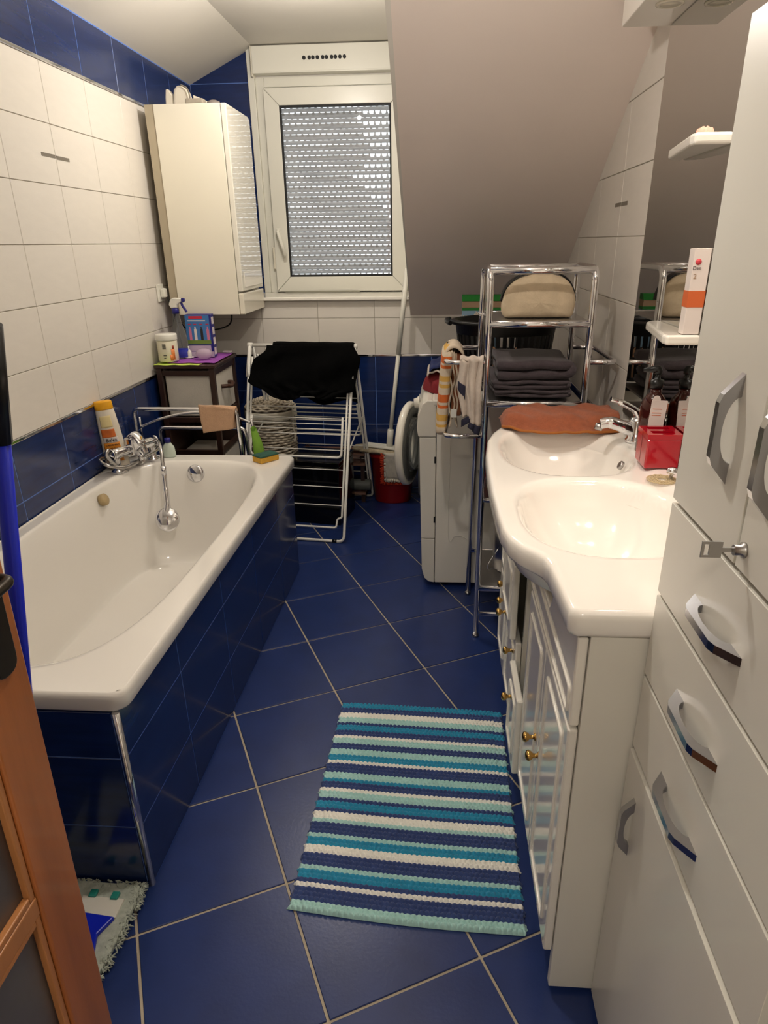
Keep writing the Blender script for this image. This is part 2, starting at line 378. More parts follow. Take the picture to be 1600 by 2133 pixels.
# shutter box above, with vent holes
bx0, bx1 = 0.376, 1.262
sb = MB().box(bx0, bx1, 3.985, DW, 2.296, ZC-0.006).build('shutter_box', pvc, win, bevel=0.004)
MB().box(bx0-0.008, bx0+0.002, 3.992, DW, 2.285, ZC-0.004).build('end_cap', cream_gloss, sb, bevel=0.002)
MB().box(bx0, bx1, 3.980, 3.992, 2.296, 2.304).build('edge_bead', pvc, sb, bevel=0.002)
for k in range(10):
    cx = 0.665+k*0.0245+(0.004 if k in (1, 4, 6) else 0)
    MB().lathe([(0.0095, 0), (0.0095, 0.006)], 14, Matrix.Translation((cx, 3.981, 2.362)) @ Matrix.Rotation(-math.pi/2, 4, 'X')).build('vent_hole', rubber, sb)
w_ = MB(); pts = [(0.0, -0.062), (0.022, -0.058), (0.032, -0.04), (0.034, 0.04), (0.026, 0.058), (0.0, 0.062), (-0.02, 0.062), (-0.02, -0.062)]
pw = onY(576, 538, YF-0.02)
w_.prism(pts, -0.02, 0.0, Matrix(((1, 0, 0, pw.x), (0, 0, 1, YF-0.004), (0, 1, 0, pw.z), (0, 0, 0, 1)))); w_.build('belt_winder', cream_gloss, win, bevel=0.005)
MB().box(0.47, 0.93, YF-0.045, YF-0.032, 1.166, 1.174).build('drip_strip', mat('grey_strip', rgb(150, 148, 132), 0.5, var=0.05), win)
# roller shutter: individual slats with light slots between them
shut = thing('roller_shutter', 'closed grey roller shutter with light slots behind the window pane', 'shutter', (0.81, DW+0.10, 1.17))
slat_m = mat('shutter_slat', rgb(206, 204, 200), 0.32, var=0.03, vscale=6)
_nt = slat_m.node_tree; _tr = _nt.nodes.new('ShaderNodeBsdfTranslucent'); _tr.inputs['Color'].default_value = (0.75, 0.76, 0.78, 1)
_mx = _nt.nodes.new('ShaderNodeMixShader'); _mx.inputs['Fac'].default_value = 0.34
_nt.links.new(_nt.nodes['Principled BSDF'].outputs[0], _mx.inputs[1]); _nt.links.new(_tr.outputs[0], _mx.inputs[2]); _nt.links.new(_mx.outputs[0], _nt.nodes['Material Output'].inputs['Surface'])
PITCHS = 0.0540; YS = DW+0.085; GAP = 0.0150
def slat_mesh(fill):
    """one curved slat; the slot row above it is closed down to thin slits over the share `fill` of its width"""
    b = MB(); x0, x1 = 0.43, 1.205; hh = PITCHS-GAP
    def prof(z0, z1, bow):
        n = 5; ps = [(-bow*math.sin(math.pi*k/(n-1)), z0+(z1-z0)*k/(n-1)) for k in range(n)]
        return ps+[(p[0]+0.0012, p[1]) for p in reversed(ps)]
    MX = Matrix(((0, 0, 1, 0), (1, 0, 0, 0), (0, 1, 0, 0), (0, 0, 0, 1)))
    MZ = Matrix(((1, 0, 0, 0), (0, 0, 1, 0), (0, 1, 0, 0), (0, 0, 0, 1)))
    b.prism(prof(0.0, hh*0.52, 0.005), x0, x1, MX, True); b.prism(prof(hh*0.52+0.0020, hh, 0.005), x0, x1, MX, True)
    n = 22; st = (x1-x0)/n
    for k in range(n+1):
        xc = x0+st*k; w = 0.0062 if (k+0.5)/n < fill else 0.0050
        b.prism([(xc-w*1.7, hh-0.001), (xc+w*1.7, hh-0.001), (xc+w*0.7, PITCHS+0.001), (xc-w*0.7, PITCHS+0.001)], 0.0002, 0.0016, MZ)
        b.prism([(xc+0.006, hh*0.52-0.001), (xc+0.020, hh*0.52-0.001), (xc+0.022, hh*0.52+0.004), (xc+0.008, hh*0.52+0.004)], 0.0002, 0.0016, MZ)
    xf = x0+st*round(n*fill)
    if fill > 0: b.box(x0, xf, 0.0001, 0.0013, hh-0.001, hh+0.0112)
    me = bpy.data.meshes.new('slat'); me.from_pydata(b.v, [], b.f); me.materials.append(slat_m)
    bm = bmesh.new(); bm.from_mesh(me); bmesh.ops.recalc_face_normals(bm, faces=bm.faces); bm.to_mesh(me); bm.free(); return me
sl_cache = {}
for k in range(20):
    fl_ = (1.0, 1.0, 1.0, 1.0, 1.0, 1.0, 0.86, 0.82, 0.74, 0.66, 0.60, 0.66, 0.74, 0.72, 0.70, 0.68, 0.66, 0.52, 0.52, 0.52)[k]
    if fl_ not in sl_cache: sl_cache[fl_] = slat_mesh(fl_)
    o = bpy.data.objects.new('slat', sl_cache[fl_]); COL.objects.link(o); o.location = (0, YS, 1.214+k*PITCHS); put(o, shut)
MB().box(0.43, 1.205, YS-0.006, YS+0.006, 1.168, 1.213).build('bottom_rail', slat_m, shut, bevel=0.003)
# socket on the left wall
sk = thing('wall_socket', 'white wall socket with a plug beside the wall cabinet', 'socket', (0, 3.19, 1.22))
MB().box(0.0, 0.010, 3.150, 3.232, 1.178, 1.262).build('plate', pvc, sk, bevel=0.004)
MB().box(0.010, 0.034, 3.172, 3.212, 1.198, 1.242).build('plug', pvc, sk, bevel=0.006)
MB().tube(spline([(0.03, 3.20, 1.20), (0.05, 3.22, 1.15), (0.05, 3.30, 1.06), (0.07, 3.45, 1.0), (0.22, 3.58, 1.02), (0.24, 3.60, 1.12)]), 0.004, 6).build('cord', rubber, sk)
# ceiling lamps (above the frame); the hallway one is an added fill
for k, L in enumerate((LAMP_A, LAMP_B, FILL_H)):
    cl = thing('ceiling_lamp', ('bare bulb pendant on a chrome stem above the bath end near the window', 'bare bulb pendant on a chrome stem near the doorway', 'added fill bulb on a chrome stem, unseen in the hallway')[k], 'lamp', (L.x, L.y, ZC))
    ZL = ZC if k < 2 else 2.5
    MB().lathe([(0.05, -0.014), (0.055, 0.0)], 24, Matrix.Translation((L.x, L.y, ZL))).build('base', chrome, cl)
    MB().tube([(L.x, L.y, ZL-0.012), (L.x, L.y, min(L.z+0.06, ZL-0.014))], 0.006, 10).build('stem', chrome, cl)
    MB().lathe([(0.0, 0.060), (0.008, 0.058), (0.010, 0.050), (0.010, 0.030), (0.0, 0.030)], 20, Matrix.Translation(L)).build('bulb_holder', chrome, cl)
# ---------------------------------------------------------------- bath tub
def tub_xr(y): return 0.748+0.020*(y-0.80)/1.74        # right rim edge flares slightly
tub = thing('bathtub', 'white built-in bathtub along the left wall', 'bathtub', (0.38, 1.67, 0.0))
TY0, TY1, TZ = 0.800, 2.545, 0.566
def tub_z(x, y):
    xl, xr = 0.062, tub_xr(y)-0.062
    y0, y1 = 0.895, 2.455
    cx, cy = (xl+xr)/2, (y0+y1)/2; a, b = (xr-xl)/2, (y1-y0)/2
    n = 3.6
    dx, dy = (x-cx)/a, (y-cy)/b
    r = (abs(dx)**n+abs(dy)**n)**(1/n)
    # share of the wall: sloping backrest at the near end
    ang = max(0.0, -dy)
    wf = 0.26+0.30*smooth01((ang-0.35)/0.65)
    t = (1.0-r)/wf
    return TZ-0.405*smooth01((t+0.07)/1.02)**0.92
b = MB(); NU, NV = 110, 250
def tubp(u, v):
    y = TY0+(TY1-TY0)*v; xr = tub_xr(y); x = 0.007+(xr-0.007)*u
    return Vector((x, y, tub_z(x, y)))
b.grid(tubp, NU, NV)
# rolled outer edge: right side, near end, far end
prof = [(0.0, 0.0), (0.004, -0.0015), (0.0075, -0.006), (0.009, -0.014), (0.009, -0.040), (0.006, -0.045), (-0.010, -0.046)]
edge = [(0.007, TY0, (0, -1)), (tub_xr(TY0)-0.03, TY0, (0, -1))]
for k in range(1, 6):
    a = -math.pi/2+math.pi/2*k/6; edge.append((tub_xr(TY0)-0.03+0.03*math.cos(a), TY0+0.03+0.03*math.sin(a), (math.cos(a), math.sin(a))))
edge += [(tub_xr(TY0), TY0+0.03, (1, 0)), (tub_xr(1.6), 1.6, (1, 0)), (tub_xr(TY1), TY1-0.03, (1, 0))]
for k in range(1, 6):
    a = math.pi/2*k/6; edge.append((tub_xr(TY1)-0.03+0.03*math.cos(a), TY1-0.03+0.03*math.sin(a), (math.cos(a), math.sin(a))))
edge += [(tub_xr(TY1)-0.03, TY1, (0, 1)), (0.007, TY1, (0, 1))]
nE = len(edge); vs_ = []; fs_ = []
for (x, y, nn) in edge:
    for (o_, dz) in prof: vs_.append((x+nn[0]*o_, y+nn[1]*o_, TZ+dz))
for i in range(nE-1):
    for j in range(len(prof)-1):
        k = len(prof); fs_.append((i*k+j, (i+1)*k+j, (i+1)*k+j+1, i*k+j+1))
b.add(vs_, fs_, True)
# square corners of the grid that stick out past the rounded rim corner are trimmed
b.v = [((min(v[0], tub_xr(v[1]))), v[1], v[2]) for v in b.v[:NU*NV]]+b.v[NU*NV:]
for idx in range(NU*NV):
    x, y, z = b.v[idx]; R = 0.03
    for (cy, sgn) in ((TY0+R, -1), (TY1-R, 1)):
        cx = tub_xr(y)-R
        if x > cx and (y-cy)*sgn > 0:
            d = math.hypot(x-cx, y-cy)
            if d > R: x = cx+(x-cx)*R/d; y = cy+(y-cy)*R/d
    b.v[idx] = (x, y, z)
b.build('shell', enamel, tub)
MB().tube([(0.0075, 0.81, TZ-0.001), (0.0075, TY1, TZ-0.001)], 0.005, 6).build('silicone_joint', mat('silicone', rgb(232, 228, 218), 0.4, var=0.03), tub)
# overflow cap and grab disc
p = onY(408, 989, 2.425)
M = Matrix.Translation((p.x, 2.452, p.z)) @ Matrix.Rotation(math.radians(80), 4, 'X')
MB().lathe([(0.0, 0.040), (0.030, 0.039), (0.038, 0.034), (0.040, 0.026), (0.034, 0.020), (0.016, 0.018), (0.016, -0.02)], 32, M).build('overflow_cap', chrome, tub)
p = onX(218, 1041, 0.100)
M = Matrix.Translation((p.x-0.004, p.y, p.z)) @ Matrix.Rotation(math.radians(70), 4, 'Y')
MB().lathe([(0.0, 0.014), (0.019, 0.013), (0.024, 0.008), (0.024, -0.01)], 24, M).build('side_plug', mat('beige_plastic', rgb(182, 160, 118), 0.45, var=0.1, vscale=20), tub)
MB().lathe([(0.0, 0.004), (0.026, 0.003), (0.03, 0.0), (0.03, -0.006)], 24, Matrix.Translation((0.52, 2.19, tub_z(0.52, 2.19)))).build('drain', chrome, tub)
# ---------------------------------------------------------------- tiled apron in front of the tub
ap = thing('bath_apron', 'dark blue tiled apron below the white bathtub rim', 'bath panel', (0.73, 1.66, 0))
NX0, FX1 = 0.735, 0.763; AY0, AY1 = 0.792, 2.530
am = MB(); am.prism([(0.006, AY0+0.0012), (NX0-0.0012, AY0+0.0012), (FX1-0.0012, AY1-0.004), (FX1-0.03, AY1-0.004), (NX0-0.03, AY0+0.03), (0.006, AY0+0.03)], 0.0, 0.512)
am.build('core', grout_blue, ap)
dirv = Vector((FX1-NX0, AY1-AY0, 0)); LA = dirv.length; dirv.normalize()
Map = frame_to((NX0, AY0, 0), dirv, (0, 0, 1))       # local x along, y up, z outwards(+x side)
ycols = [0.0]+[y-AY0 for y in (1.125, 1.488, 1.850, 2.215)]+[LA]
zr = [0.001, 0.187, 0.392, 0.519]
for a, c in zip(ycols[:-1], ycols[1:]):
    for z0, z1 in zip(zr[:-1], zr[1:]):
        q = MB().box(a+0.0014, c-0.0014, z0+0.0014, z1-0.0014, -0.008, 0.0, Map)
        q.build('tile', blue_tile, ap, bevel=0.001, bseg=1)
for a, c in ((0.006, 0.0785), (0.0785, 0.4065), (0.4065, NX0-0.012)):
    for z0, z1 in zip(zr[:-1], zr[1:]):
        MB().box(a+0.0014, c-0.0014, AY0, AY0+0.008, z0+0.0014, z1-0.0014).build('tile', blue_tile, ap, bevel=0.001, bseg=1)
MB().tube([(NX0-0.003, AY0+0.003, 0.0), (NX0-0.003, AY0+0.003, 0.518)], 0.0085, 10).build('corner_trim', chrome, ap)
# ---------------------------------------------------------------- vanity cabinet
va = thing('vanity_cabinet', 'white glossy vanity cabinet with brass knobs under the double washbasin', 'cabinet', (1.84, 1.2, 0))
VX, VY0, VY1, VZ = 1.664, 0.592, 1.80, 0.8625
MB().box(VX, W-0.006, VY0, VY0+0.018, 0.012, VZ).build('side_panel', cabinet_grey, va, bevel=0.0015)
MB().box(VX, W-0.006, VY1-0.018, VY1, 0.012, VZ).build('side_panel', cabinet_grey, va, bevel=0.0015)
MB().box(VX, W-0.006, 1.105, 1.123, 0.10, 0.73).build('partition', cabinet_grey, va)
MB().box(VX, W-0.006, 1.287, 1.305, 0.10, 0.73).build('partition', cabinet_grey, va)
MB().box(VX+0.004, W-0.006, VY0+0.018, VY1-0.018, 0.10, 0.116).build('bottom_board', cabinet_grey, va)
MB().box(W-0.012, W-0.006, VY0+0.018, VY1-0.018, 0.116, 0.73).build('back_board', mat('raw_board', rgb(198, 180, 146), 0.6, var=0.08, vscale=6), va)
MB().box(VX+0.05, VX+0.066, VY0+0.018, VY1-0.018, 0.0, 0.10).build('plinth', black_pl, va)
MB().box(VX+0.02, W-0.02, 1.123, 1.287, 0.36, 0.376).build('shelf', MATS['raw_board'], va)
MYZ0 = Matrix(((0, 0, 1, 0), (1, 0, 0, 0), (0, 1, 0, 0), (0, 0, 0, 1)))
def front(y0, y1, z0, z1, name='door', out=0.0, knob=None, yaw=0.0, hinge=None):
    x1 = VX-0.001-out; x0 = x1-0.018
    o = MB().box(x0, x1, y0+0.0012, y1-0.0012, z0+0.0012, z1-0.0012)
    if name == 'drawer_front' and y0 < 0.6:        # stepped top edge that clears the basin bowl
        MBo = MB().prism([(y0+0.0012, z0+0.0012), (y1-0.0012, z0+0.0012), (y1-0.0012, 0.765), (0.860, 0.765), (0.800, 0.858), (y0+0.0012, 0.858)], x0, x1, MYZ0); o = MBo
    o = o.build(name, white_gloss, va, bevel=0.005, bseg=3)
    if name == 'drawer_front' and y0 < 0.6: z1 = 0.770
    # raised bead moulding
    m = min(0.042, (y1-y0)*0.2, (z1-z0)*0.22)
    pth = fillet([(x0-0.0005, y0+m, z0+m), (x0-0.0005, y1-m, z0+m), (x0-0.0005, y1-m, z1-m), (x0-0.0005, y0+m, z1-m)], 0.008, 3, True)
    MB().tube(pth, 0.0038, 6, closed=True).build('moulding', white_gloss, o)
    if knob:
        M = Matrix.Translation((x0, knob[0], knob[1])) @ Matrix.Rotation(-math.pi/2, 4, 'Y')
        MB().lathe([(0.009, 0.0), (0.009, 0.002), (0.005, 0.004), (0.005, 0.013), (0.0095, 0.017), (0.012, 0.022), (0.0105, 0.027), (0.005, 0.030), (0.0, 0.0305)], 18, M).build('knob', brass, o)
    return o
front(0.594, 1.105, 0.680, 0.862, 'drawer_front')
front(0.594, 0.850, 0.115, 0.676, 'door', knob=(0.820, 0.420))
front(0.850, 1.105, 0.115, 0.676, 'door', knob=(0.880, 0.420))
front(1.105, 1.300, 0.100, 0.345, 'drawer_front', out=0.014, knob=(1.200, 0.290))
front(1.300, 1.560, 0.405, 0.640, 'door', out=0.018, knob=(1.420, 0.430))
front(1.300, 1.560, 0.100, 0.398, 'door', knob=(1.345, 0.345))
front(1.560, 1.798, 0.405, 0.765, 'door', knob=(1.600, 0.430))
front(1.560, 1.798, 0.100, 0.398, 'door', knob=(1.600, 0.370))
front(1.300, 1.560, 0.646, 0.765, 'drawer_front')
# ---------------------------------------------------------------- double washbasin
bs = thing('double_washbasin', 'white ceramic double washbasin on the vanity cabinet', 'washbasin', (1.8, 1.2, 0.87))
BZ = 0.912
OUT = [(0.594, 1.626), (0.62, 1.624), (0.70, 1.620), (0.760, 1.616), (0.785, 1.610), (0.805, 1.598), (0.835, 1.574), (0.875, 1.556), (0.93, 1.547), (1.0, 1.544), (1.15, 1.541), (1.3, 1.543), (1.45, 1.548), (1.58, 1.560), (1.66, 1.580), (1.72, 1.605), (1.765, 1.640), (1.795, 1.700), (1.81, 1.76)]
def bx_f(y): return interp([p[0] for p in OUT], [p[1] for p in OUT], y)
def bowl(x, y, cx, cy, ax, ay, depth):
    dx, dy = (x-cx)/ax, (y-cy)/ay
    r = (abs(dx)**2.5+abs(dy)**2.5)**(1/2.5)
    if r >= 1.06: return 0.0
    if r > 0.97: return -depth*0.10*smooth01((1.06-r)/0.09)*0.6
    return -depth*(0.06+0.94*(1-(r/0.97)**2.3)**0.85)
def basin_z(x, y):
    z = BZ
    z += bowl(x, y, 1.766, 1.480, 0.170, 0.220, 0.150)
    z += bowl(x, y, 1.764, 1.010, 0.170, 0.216, 0.150)
    if x > 1.93: z += 0.006*smooth01((x-1.93)/0.03)
    return z
b = MB(); NY, NX = 150, 60
def bp(u, v):
    y = 0.594+(1.81-0.594)*u; xf = bx_f(y)+0.012; x = xf+(W-0.004-xf)*v
    return Vector((x, y, basin_z(x, y)))
b.grid(bp, NY, NX)
prof = [(0.0, 0.0), (-0.006, -0.002), (-0.010, -0.007), (-0.012, -0.015), (-0.012, -0.038), (-0.008, -0.045), (0.0, -0.048), (0.05, -0.048)]
vs_ = []; fs_ = []
ys_ = [0.594+(1.81-0.594)*k/(NY-1) for k in range(NY)]
loop = [(W-0.004, 0.594, (0, -1))]+[(bx_f(0.594)+0.03, 0.594, (0, -1)), (bx_f(0.594)+0.018, 0.594, (-0.4, -1))]
loop = [(x, y, (n[0], n[1])) for x, y, n in loop]
for i, y in enumerate(ys_):
    dy = 0.004; sl_ = (bx_f(y+dy)-bx_f(y-dy))/(2*dy); nn = Vector((-1, sl_)).normalized()
    loop.append((bx_f(y)+0.012, y, (nn.x, nn.y)))
loop += [(W-0.004, 1.81, (0, 1))]
for (x, y, nn) in loop:
    for (o_, dz) in prof: vs_.append((x-nn[0]*o_, y-nn[1]*o_, BZ+dz))
k = len(prof)
for i in range(len(loop)-1):
    for j in range(k-1): fs_.append((i*k+j, (i+1)*k+j, (i+1)*k+j+1, i*k+j+1))
b.add(vs_, fs_, True)
b.build('basin', ceramic, bs)
# the bowls seen from below the front edge
for cy in (1.480, 1.010):
    u = MB().lathe([(0.165, 0.0), (0.160, -0.03), (0.145, -0.07), (0.11, -0.10), (0.05, -0.112), (0.0, -0.114)], 40, Matrix.Translation((1.745, cy, 0.868)), sx=1.10, sy=1.28, caps=False)
    u.build('bowl_underside', ceramic, bs)
for cy, px in ((1.480, None), (1.010, None)):
    MB().lathe([(0.0, 0.004), (0.018, 0.003), (0.022, 0.0), (0.022, -0.01)], 20, Matrix.Translation((1.768, cy, basin_z(1.768, cy)))).build('drain', chrome, bs)
    Mo = Matrix.Translation((1.905, cy-0.055, 0.886)) @ Matrix.Rotation(math.radians(-62), 4, 'Y')
    MB().lathe([(0.005, 0.001), (0.009, 0.003), (0.012, 0.001), (0.012, -0.006), (0.005, -0.006)], 18, Mo).build('overflow_ring', steel, bs)
# mixers
def mixer(x, y, turn, label):
    t = thing('basin_mixer', label, 'tap', (x, y, BZ), 'chrome taps on the double basin')
    M = Matrix.Translation((x, y, BZ+0.006)) @ Matrix.Rotation(turn, 4, 'Z') @ Matrix.Scale(1.12, 4)
    V = lambda a, b_, c: M @ Vector((a, b_, c))
    MB().lathe([(0.026, 0.0), (0.026, 0.006), (0.022, 0.010), (0.021, 0.050), (0.018, 0.060), (0.0, 0.064)], 24, M).build('body', chrome, t)
    MB().tube(spline([V(-0.004, 0, 0.026), V(-0.035, 0, 0.038), V(-0.068, 0, 0.048), V(-0.092, 0, 0.044)]), [0.0185]*9+[0.017]*8+[0.015]*8, 14).build('spout', chrome, t)
    MB().tube([V(-0.092, 0, 0.044), V(-0.096, 0, 0.030)], 0.0115, 14).build('aerator', steel, t)
    MB().tube(spline([V(0, 0, 0.060), V(-0.012, -0.002, 0.080), V(-0.050, -0.005, 0.100), V(-0.074, -0.006, 0.108)]), [0.015]*8+[0.013]*9+[0.0095]*8, 12, flat=0.7).build('lever', chrome, t)
    return t
mixer(1.972, 1.545, 0.0, 'chrome mixer tap on the far basin beside the folded terracotta towel')
mixer(1.978, 0.930, 0.5, 'chrome mixer tap on the near basin behind the tall cabinet')
# ---------------------------------------------------------------- tall cabinet
tc = thing('tall_cabinet', 'tall white bathroom cabinet with chrome bow handles and drawers', 'cabinet', (1.88, 0.35, 0))
CX, CY0, CY1, CT = 1.752, 0.112, 0.586, 1.668
carc = MB().box(CX+0.0188, W-0.010, CY0+0.001, CY1-0.001, 0.012, CT-0.001).build('carcass', cabinet_grey, tc, bevel=0.002)
MB().box(CX+0.0178, CX+0.0186, CY0+0.002, CY1-0.002, 0.02, CT-0.002).build('seam_shade_sheet', seam_shade, tc)  # dark sheet that paints the shade into the seams between the fronts
def cfront(name, y0, y1, z0, z1, out=0.0, tilt=0.0):
    g = 0.0024
    return MB().box(CX-out, CX+0.0175-out, y0+g, y1-g, z0+g, z1-g).build(name, cabinet_grey, tc, bevel=0.0006, bseg=1)
handle_m = mat('handle_chrome', rgb(172, 172, 176), 0.14, metal=1.0, var=0.02)
def bow(parent, vertical, c, length, out=0.023, width=0.011):
    """bow handle with a flat trapezoid side and a round cut; c=(y,z) centre on the door face"""
    L = length/2; a = L*0.58
    o = [(-L, 0.0), (-a, out), (a, out), (L, 0.0)]
    inner = [(L*0.60*math.cos(t), 0.0+out*0.66*math.sin(t)) for t in [math.pi*k/14 for k in range(15)]]   # right -> left arc
    poly = o+inner
    if vertical: M = Matrix(((0, -1, 0, CX), (0, 0, 1, c[0]-width/2), (1, 0, 0, c[1]), (0, 0, 0, 1)))
    else: M = Matrix(((0, -1, 0, CX), (1, 0, 0, c[0]), (0, 0, 1, c[1]-width/2), (0, 0, 0, 1)))
    h = MB(); n = len(poly)
    # strips between outer outline and arc (keeps faces convex)
    m = 14; of = []
    for k in range(m+1):
        t = k/m; s = t*3; i = min(2, int(s)); f_ = s-i
        of.append((o[3-i][0]*(1-f_)+o[2-i][0]*f_, o[3-i][1]*(1-f_)+o[2-i][1]*f_))
    for k in range(m): h.prism([of[k], of[k+1], inner[k+1], inner[k]], 0, width, M)
    return h.build('handle', handle_m, parent)
YS_ = 0.366
d1 = cfront('door', YS_, CY1, 1.100, CT); d2 = cfront('door', CY0, YS_, 1.100, CT)
bow(d1, True, (0.432, 1.240), 0.128); bow(d2, True, (0.318, 1.240), 0.128)
for (z0, z1, hc) in ((0.9505, 1.0975, 1.012), (0.8025, 0.948, 0.863), (0.6575, 0.800, 0.716)):
    d = cfront('drawer', CY0, CY1, z0, z1); bow(d, False, (0.378, hc), 0.150)
dl = cfront('door', CY0, CY1, 0.018, 0.654, out=0.003); bow(dl, True, (0.524, 0.535), 0.125)
# key in its lock on the near upper door
lk = MB().lathe([(0.009, 0.0), (0.009, 0.003), (0.006, 0.005), (0.006, 0.012)], 16, Matrix.Translation((CX, 0.348, 1.128)) @ Matrix.Rotation(-math.pi/2, 4, 'Y')).build('lock', steel, d2)
ky = MB().box(CX-0.046, CX-0.024, 0.3475, 0.3495, 1.1185, 1.1215).box(CX-0.046, CX-0.024, 0.3475, 0.3495, 1.1345, 1.1375).box(CX-0.046, CX-0.043, 0.3475, 0.3495, 1.1215, 1.1345).box(CX-0.038, CX-0.024, 0.3475, 0.3495, 1.1215, 1.1345).box(CX-0.024, CX-0.010, 0.3475, 0.3495, 1.1255, 1.1305)
ky.build('key', steel, d2)
# ---------------------------------------------------------------- mirror with canopy
mr = thing('wall_mirror', 'large frameless mirror over the double washbasin', 'mirror', (W, 1.2, 0.92))
mirror_m = mat('mirror_silver', rgb(214, 214, 210), 0.0, metal=1.0, var=0.004)
MB().box(W-0.010, W-0.0062, 0.60, 1.862, 0.93, 1.955).build('glass', mirror_m, mr)
MB().box(W-0.0062, W-0.001, 0.602, 1.868, 0.925, 1.955).build('backing', mat('mirror_back', rgb(150, 140, 124), 0.6, var=0.08), mr)
cp = thing('light_canopy', 'white canopy with recessed spots above the mirror', 'light fitting', (1.96, 1.2, 1.956))
cb = MB().box(1.888, W-0.004, 0.56, 1.875, 1.957, 2.03).build('housing', white_gloss, cp, bevel=0.003)
for y in (1.68, 1.22, 0.78):
    MB().lathe([(0.033, 0.0), (0.033, -0.003), (0.025, -0.005), (0.025, -0.001)], 24, Matrix.Translation((1.955, y, 1.957))).build('spot_ring', cream_gloss, cp)
    lm = MB().lathe([(0.0, -0.003), (0.024, -0.003), (0.024, -0.001)], 20, Matrix.Translation((1.955, y, 1.957)))
    lm.build('spot_lens', cream_gloss if y > 1.5 else mat('spot_glow', rgb(255, 235, 210), 0.3, emit=rgb(255, 215, 170), estr=5.0, var=0.01), cp)
for z, lab in ((1.238, 'small white mirror shelf carrying a white and orange box'), (1.640, 'small white mirror shelf with chamfered end up near the canopy')):
    sh = MB().prism([(W-0.011, 1.285), (1.934, 1.285), (1.932, 1.312), (1.968, 1.575), (1.980, 1.600), (W-0.011, 1.612)], z-0.022, z).build('mirror_shelf', white_gloss, bevel=0.006, bseg=3)
    tag(sh, lab, 'shelf', 'mirror shelves')
# ---------------------------------------------------------------- hanging wall cabinet by the window
wc = thing('wall_cabinet', 'cream glossy wall cabinet hanging beside the window', 'cabinet', (0.24, 3.42, 1.11))
HX0, HX1, HY0, HY1, HZ0, HZ1 = 0.086, 0.400, 3.205, 3.628, 1.112, 2.036
MB().box(HX0, HX1, HY0, HY1, HZ0, HZ1).build('body', cream_gloss, wc, bevel=0.002)
MB().box(0.044, HX0-0.001, HY0+0.004, HY1, HZ0+0.002, HZ1).build('wall_batten', mat('taupe_batten', rgb(176, 164, 140), 0.5, var=0.05), wc)
dr = MB().prism([(HY0, 1.222), (HY1-0.006, 1.222), (HY1-0.006, HZ1-0.012), (HY1-0.03, HZ1), (HY0, HZ1)], HX1+0.002, HX1+0.028, Matrix(((0, 0, 1, 0), (1, 0, 0, 0), (0, 1, 0, 0), (0, 0, 0, 1)))).build('door', mat('door_gloss', rgb(224, 220, 206), 0.015, var=0.01, spec=0.8), wc, bevel=0.004)
MB().prism([(HY0, HZ0), (HY1-0.004, HZ0), (HY1-0.004, 1.214), (HY0, 1.214)], HX1+0.002, HX1+0.028, Matrix(((0, 0, 1, 0), (1, 0, 0, 0), (0, 1, 0, 0), (0, 0, 0, 1)))).build('lower_flap', cream_gloss, wc, bevel=0.004)
MB().box(HX1+0.0275, HX1+0.031, HY0+0.04, HY1-0.03, 1.24, 1.31).build('finger_recess', white_gloss, dr, bevel=0.002)
# ---------------------------------------------------------------- wooden door at the left
dw = bpy.data.objects.new('door_1', None); COL.objects.link(dw); dw.location = (0.81, 0.0, 0); dw.location=(0.81,0.0,0); struct(dw, 'open wooden door with frosted glass panes and dark lever handle')
wood = mat('door_wood', rgb(178, 108, 58), 0.38, var=0.22, vscale=4, bump=0.06, bscale=40, stretch=(6, 6, 0.6), coat=0.2)
wood_l = mat('door_wood_light', rgb(196, 132, 78), 0.4, var=0.18, vscale=4, bump=0.05, bscale=40, stretch=(6, 6, 0.6), coat=0.2)
DX1 = 0.826; DX0 = DX1-0.040; DYF = 0.405; DYN = -0.40
MB().box(DX0, DX1, DYF-0.090, DYF, 0.012, 2.02).build('stile', wood, dw, bevel=0.003)
MB().box(DX0, DX1, DYN, DYN+0.09, 0.012, 2.02).build('stile', wood, dw, bevel=0.003)
for z0, z1 in ((0.012, 0.14), (1.90, 2.02)):
    MB().box(DX0, DX1, DYN+0.0905, DYF-0.0905, z0, z1).build('rail', wood, dw, bevel=0.003)
gl_up = mat('frosted_glass', rgb(190, 180, 170), 0.35, trans=0.9, ior=1.45, var=0.03, vscale=40)
zb = [0.14, 0.535, 0.97, 1.43, 1.90]
for k in range(3):
    z = zb[k+1]; MB().box(DX0+0.004, DX1-0.004, DYN+0.0905, DYF-0.0905, z, z+0.034).build('glazing_bar', wood_l, dw, bevel=0.002)
for k in range(4):
    z0 = zb[k]+(0.034 if k else 0); z1 = zb[k+1]
    g = MB().box(DX0+0.015, DX1-0.017, DYN+0.092, DYF-0.092, z0+0.001, z1-0.001).build('glass_pane', gl_up, dw)
    for (y0, y1) in ((DYF-0.1025, DYF-0.0915), (DYN+0.0915, DYN+0.1025)):
        MB().box(DX1-0.016, DX1-0.005, y0, y1, z0+0.001, z1-0.001).build('bead', wood_l, g, bevel=0.002)
    for zz in (z0+0.001, z1-0.012):
        MB().box(DX1-0.016, DX1-0.005, DYN+0.103, DYF-0.103, zz, zz+0.011).build('bead', wood_l, g, bevel=0.002)
dark_metal = mat('dark_bronze', rgb(58, 52, 44), 0.35, metal=0.7, var=0.1, vscale=20)
hp = onX(8, 1270, DX1)
pl = fillet([(0.340, 0.925, 0), (0.384, 0.925, 0), (0.384, 1.12, 0), (0.340, 1.12, 0)], 0.02, 5, True)
